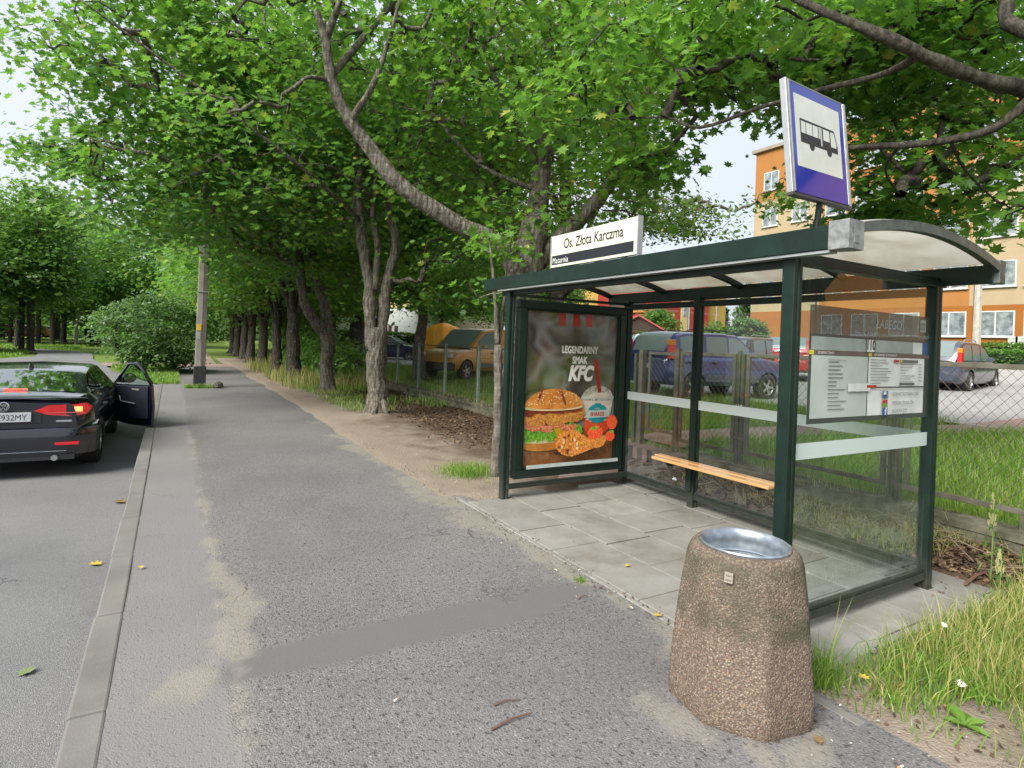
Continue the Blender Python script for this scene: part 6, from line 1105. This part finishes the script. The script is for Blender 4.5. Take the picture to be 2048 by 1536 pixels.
# door local frame: runs from hinge (0,0) back to y=-1.08, outer face +x
mb = MB(); pr_ = [(0, .30), (-.03, .93), (-1.02, .97), (-1.08, .60), (-1.06, .27), (-.5, .26)]
n = len(pr_); vs = [(-.055, y, z) for y, z in pr_] + [(.0, y, z) for y, z in pr_]; mb.add(vs, [tuple(range(n)), tuple(range(n, 2 * n))[::-1]] + [(i, n + i, n + (i + 1) % n, (i + 1) % n) for i in range(n)]); mb.build('door_shell', BLK, dh, bevel=.015)
mb = MB(); pr2 = [(-.06, .36), (-.08, .91), (-.98, .94), (-1.0, .40)]; vs = [(-.085, y, z) for y, z in pr2] + [(-.056, y, z) for y, z in pr2]; mb.add(vs, [(0, 1, 2, 3), (7, 6, 5, 4)] + [(i, 4 + i, 4 + (i + 1) % 4, (i + 1) % 4) for i in range(4)]); mb.build('door_lining', mt('door_lining_blue_black', (.010, .012, .022), .5, (.016, .018, .03)), dh, bevel=.01)
MB().tube([(-.03, -.03, .93), (-.05, -.28, 1.14), (-.10, -.52, 1.30), (-.13, -.78, 1.315), (-.12, -.93, 1.20), (-.04, -1.02, .97)], [.022, .024, .026, .027, .028, .03], 8).build('window_frame', BLK, dh, smooth=True)
mb = MB(); P_ = [(-.04, -.06, .94), (-.05, -.28, 1.12), (-.10, -.52, 1.28), (-.13, -.78, 1.29), (-.11, -.92, 1.18), (-.04, -.99, .97)]; mb.add([(a - .002, b, c) for a, b, c in P_] + [(a + .002, b, c) for a, b, c in P_], [tuple(range(6)), tuple(range(6, 12))[::-1]]); mb.build('door_glass', glassmat('door_glass', (.80, .90, .86), .0, 1.0), dh)
MB().tube([(-.10, -.28, .74), (-.125, -.36, .66), (-.12, -.72, .64)], .010, 8).build('grab_handle', ALU, dh, smooth=True); MB().box(-.10, -.084, -.78, -.60, .86, .885).build('inner_handle', ALU, dh, bevel=.004)
mb = MB(); mb.lathe([(.001, .05), (.07, .045), (.10, .015), (.105, -.02), (.098, -.028)], 24, 'y', (.16, -.10, 1.02)); mb.v = [((a - .16) * 1.15 + .16, b, (c - 1.02) * .78 + 1.02) for a, b, c in mb.v]; mb.build('mirror_housing', BLK, dh, smooth=True)
mb = MB(); mb.lathe([(.001, -.03), (.088, -.028)], 24, 'y', (.16, -.102, 1.02)); mb.v = [((a - .16) * 1.15 + .16, b, (c - 1.02) * .78 + 1.02) for a, b, c in mb.v]; mb.build('mirror_glass', mt('mirror', (.55, .65, .66), .03, metal=1), dh); MB().box(0, .09, -.12, -.07, .955, .99).build('mirror_foot', BLACKP, dh)
for s_ in (-.38, .38): MB().box(s_ - .24, s_ + .24, 1.75, 1.92, .75, 1.12).box(s_ - .12, s_ + .12, 1.78, 1.88, 1.13, 1.27).build('seat', mt('seat_fabric', (.03, .03, .035), .9), ct, bevel=.05)
MB().box(.55, .893, 2.05, 3.1, .40, .86).build('door_opening_shade', mt('cabin_dark', (.012, .012, .014), .9), ct)  # solid near-black block paints the shaded cabin behind the open door

BLUEP = paint('blue_metallic', (.022, .042, .16), .8); YELP = paint('yellow_ochre', (.52, .25, .045), .5, .4); NAVY = paint('navy_metallic', (.018, .028, .075), .8); GREYN = paint('grey_blue_metallic', (.045, .055, .085), .8); REDP = paint('red_paint', (.38, .02, .025), .7); DARKP = paint('anthracite', (.02, .022, .022), .8); SILV = paint('silver', (.42, .44, .46), .8)
def orient(p, q): d = Vector(q) - Vector(p); return math.atan2(-d.x, d.y)
def place_car(rear, front, z, wheels, **k):   # rear / front axle points near side
    a = Vector((*rear, z)); b = Vector((*front, z)); rz = orient(a, b); M_ = Matrix.Rotation(rz, 4, 'Z'); return a - M_ @ Vector((k.get('sx', 0), wheels[0], 0)), rz
wq = (.80, 3.42); loc, rz = place_car((10.75, 10.45), (13.35, 10.35), .40, wq)
SUV = car('parked_car', 'blue off-roader with roof rails parked behind the shelter', loc, rz, BLUEP, L_=4.35, W_=1.75, zb=.38, belt=1.08, lower=[(0, .95), (.05, 1.08), (3.2, 1.10), (3.9, 1.02), (4.3, .88), (4.35, .7)], prof=[(.03, 1.08), (.30, 1.60), (.6, 1.66), (1.8, 1.68), (2.35, 1.65), (3.15, 1.10)], wheels=wq, wr=.345, side=[(.42, 1.12), (1.25, 1.95), (2.02, 2.75)], glass=CARGLASSL, roofw=.74, lights='tall', rails=1, dark_low=[(1.17, 3.05)])
wq = (.85, 3.62); p1_ = far(1937, 783, 16.6); p2_ = far(1990, 775, 18.4); loc, rz = place_car((p1_.x, p1_.y), (p2_.x, p2_.y), .73, wq, sx=.82)
car('parked_car', 'dark blue people carrier parked right of the shelter in front of the orange block', loc, rz, GREYN, L_=4.45, W_=1.78, zb=.22, belt=.88, lower=[(0, .75), (.05, .88), (3.4, .90), (4.1, .80), (4.45, .55)], prof=[(.05, .88), (.28, 1.36), (.7, 1.46), (2.0, 1.46), (2.5, 1.38), (3.5, .90)], wheels=wq, wr=.30, side=[(.45, 1.2), (1.3, 2.05), (2.15, 2.95)], glass=CARGLASSL, roofw=.74, lights='tall', rails=2)
wq = (.7, 3.4); loc, rz = place_car((10.55, 19.3), (8.45, 18.25), .33, wq)
car('yellow_van', 'ochre yellow small van with black bumper parked on grass beyond the green fence', loc, rz, YELP, L_=4.15, W_=1.74, zb=.30, belt=1.05, lower=[(0, .9), (.05, 1.05), (2.9, 1.08), (3.6, .98), (4.0, .84), (4.15, .6)], prof=[(.03, 1.05), (.12, 1.75), (.5, 1.80), (1.6, 1.80), (2.3, 1.74), (3.15, 1.08)], wheels=wq, wr=.33, side=[(1.75, 2.75)], glass=CARGLASSL, roofw=.80, cat='van', lights='tall', dark_low=[(1.1, 2.9)])
t_ = [o for o in C.objects if o.name.startswith('yellow_van')][0]; MB().box(-.86, .86, 4.02, 4.20, .33, .60).build('bumper', BLACKP, t_, bevel=.04)
wq = (.9, 3.65); loc, rz = place_car((9.7, 33.3), (12.2, 31.8), .33, wq)
car('parked_car', 'dark navy estate car parked beyond the fence seen between the maple trunks', loc, rz, NAVY, L_=4.65, W_=1.75, zb=.24, belt=.92, lower=[(0, .8), (.05, .92), (3.5, .94), (4.2, .84), (4.65, .6)], prof=[(.05, .92), (.45, 1.38), (.9, 1.44), (2.2, 1.44), (2.6, 1.38), (3.4, .94)], wheels=wq, wr=.32, side=[(.5, 1.25), (1.35, 2.1), (2.2, 2.95)], glass=CARGLASSL, roofw=.70, rails=2)
H_ = dict(L_=3.9, W_=1.68, zb=.24, belt=.92, lower=[(0, .8), (.05, .92), (2.9, .94), (3.5, .84), (3.9, .6)], prof=[(.04, .92), (.25, 1.32), (.6, 1.42), (1.8, 1.42), (2.2, 1.36), (2.9, .94)], wheels=(.65, 3.1), wr=.30, side=[(.45, 1.15), (1.25, 2.35)], roofw=.70, detail=0, glass=CARGLASSL)
p_ = far(1551, 745, 19.5); RED = car('parked_car', 'small red hatchback seen from behind through the shelter glass', (p_.x, p_.y - .4, .78), R(-62), REDP, **H_)[0]
p_ = far(1470, 735, 19); DK = car('parked_car', 'dark estate car mostly hidden behind the blue off-roader', (p_.x - .5, p_.y, .62), R(-78), DARKP, **{**H_, 'L_': 4.4, 'lower': [(0, .8), (.05, .95), (3.3, .97), (4.0, .84), (4.4, .6)], 'prof': [(.05, .95), (.4, 1.46), (.9, 1.52), (2.0, 1.52), (2.5, 1.42), (3.3, .97)], 'wheels': (.75, 3.4), 'side': [(.5, 1.3), (1.4, 2.2), (2.25, 2.95)], 'rails': 2})[0]
WHP = paint('white_paint', (.6, .61, .62), .6); p_ = far(1248, 705, 30); car('parked_car', 'white car just showing left of the blue off-roader', (p_.x, p_.y, 1.0), R(-80), WHP, **H_)
for lb, px, d_, m_, rz in (('yellow car far away among the trees across the road', 100, 68, YELP, 80), ('silver car far away beside the yellow car', 88, 70, SILV, 75), ('red car far away among the slim trees at the left edge', 29, 66, REDP, 85), ('white car far away right of the pale forked tree', 115, 72, WHP, 85)):
    p_ = far(px, 684, d_); o = dup(RED); o.location = (p_.x, p_.y, .1); o.rotation_euler = (0, 0, R(rz)); o['label'] = lb; o['group'] = 'cars far away across the road'
    for c in kids(o):
        if c.name.startswith(('body', 'roof', 'wing_mirror')): c.data = c.data.copy(); c.data.materials[0] = m_
p_ = far(184, 697, 58); dp = thing('waste_container', 'dark blue waste container far away on the verge behind the bush', 'container', (p_.x, p_.y, 0)); MB().add([(-.5, -.35, .1), (.5, -.35, .1), (.5, .35, .1), (-.5, .35, .1), (-.65, -.45, 1.3), (.65, -.45, 1.3), (.65, .45, 1.3), (-.65, .45, 1.3)], [(0, 3, 2, 1), (4, 5, 6, 7), (0, 1, 5, 4), (1, 2, 6, 5), (2, 3, 7, 6), (3, 0, 4, 7)]).build('body', mt('container_navy', (.01, .015, .035), .6), dp, bevel=.03); MB().box(-.69, .69, -.49, .49, 1.31, 1.42).build('lid', mt('container_navy', (.01, .015, .035), .6), dp, bevel=.03)
# distant person
p_ = far(362, 697, 62); me = bpy.data.meshes.new('person'); J = [((0, 0, .92), .13), ((0, 0, 1.15), .13), ((0, .01, 1.38), .16), ((0, .01, 1.50), .06), ((0, .02, 1.60), .09), ((0, .02, 1.72), .085), ((-.18, 0, 1.40), .06), ((-.24, .02, 1.12), .045), ((-.20, .10, .90), .035), ((.18, 0, 1.40), .06), ((.24, .02, 1.12), .045), ((.20, .10, .90), .035), ((-.09, 0, .85), .09), ((-.10, .06, .47), .06), ((-.10, -.02, .08), .045), ((-.10, .12, .04), .04), ((.09, 0, .85), .09), ((.10, -.06, .47), .06), ((.10, -.12, .08), .045), ((.10, .02, .04), .04)]
E_ = [(0, 1), (1, 2), (2, 3), (3, 4), (4, 5), (2, 6), (6, 7), (7, 8), (2, 9), (9, 10), (10, 11), (0, 12), (12, 13), (13, 14), (14, 15), (0, 16), (16, 17), (17, 18), (18, 19)]
me.from_pydata([j[0] for j in J], E_, []); po = bpy.data.objects.new('person', me); C.objects.link(po); po.modifiers.new('s', 'SKIN'); 
for v_, j in zip(me.skin_vertices[0].data, J): v_.radius = (j[1], j[1])
me.skin_vertices[0].data[0].use_root = True; po.modifiers.new('u', 'SUBSURF').levels = 1; bpy.context.view_layer.update(); m2 = tomesh(po); po.modifiers.clear(); po.data = m2; m2.materials.clear()
for m_ in (mt('skin', (.45, .27, .19), .6), mt('white_shirt', (.68, .70, .72), .8), mt('dark_trousers', (.02, .022, .03), .8)): m2.materials.append(m_)
for p in m2.polygons: z = p.center.z; p.material_index = 2 if z < .95 else (1 if z < 1.5 and (abs(p.center.x) < .2 or z > 1.15) else 0); p.use_smooth = True
po.location = (p_.x, p_.y, -.35); po.rotation_euler = (0, 0, R(170)); prop(po, 'distant person in a white shirt and dark trousers on the grass', 'person')
MB().lathe([(.001, 1.84), (.07, 1.82), (.105, 1.74), (.10, 1.66)], 12).build('hair', mt('dark_hair', (.02, .015, .01), .8), po, smooth=True)
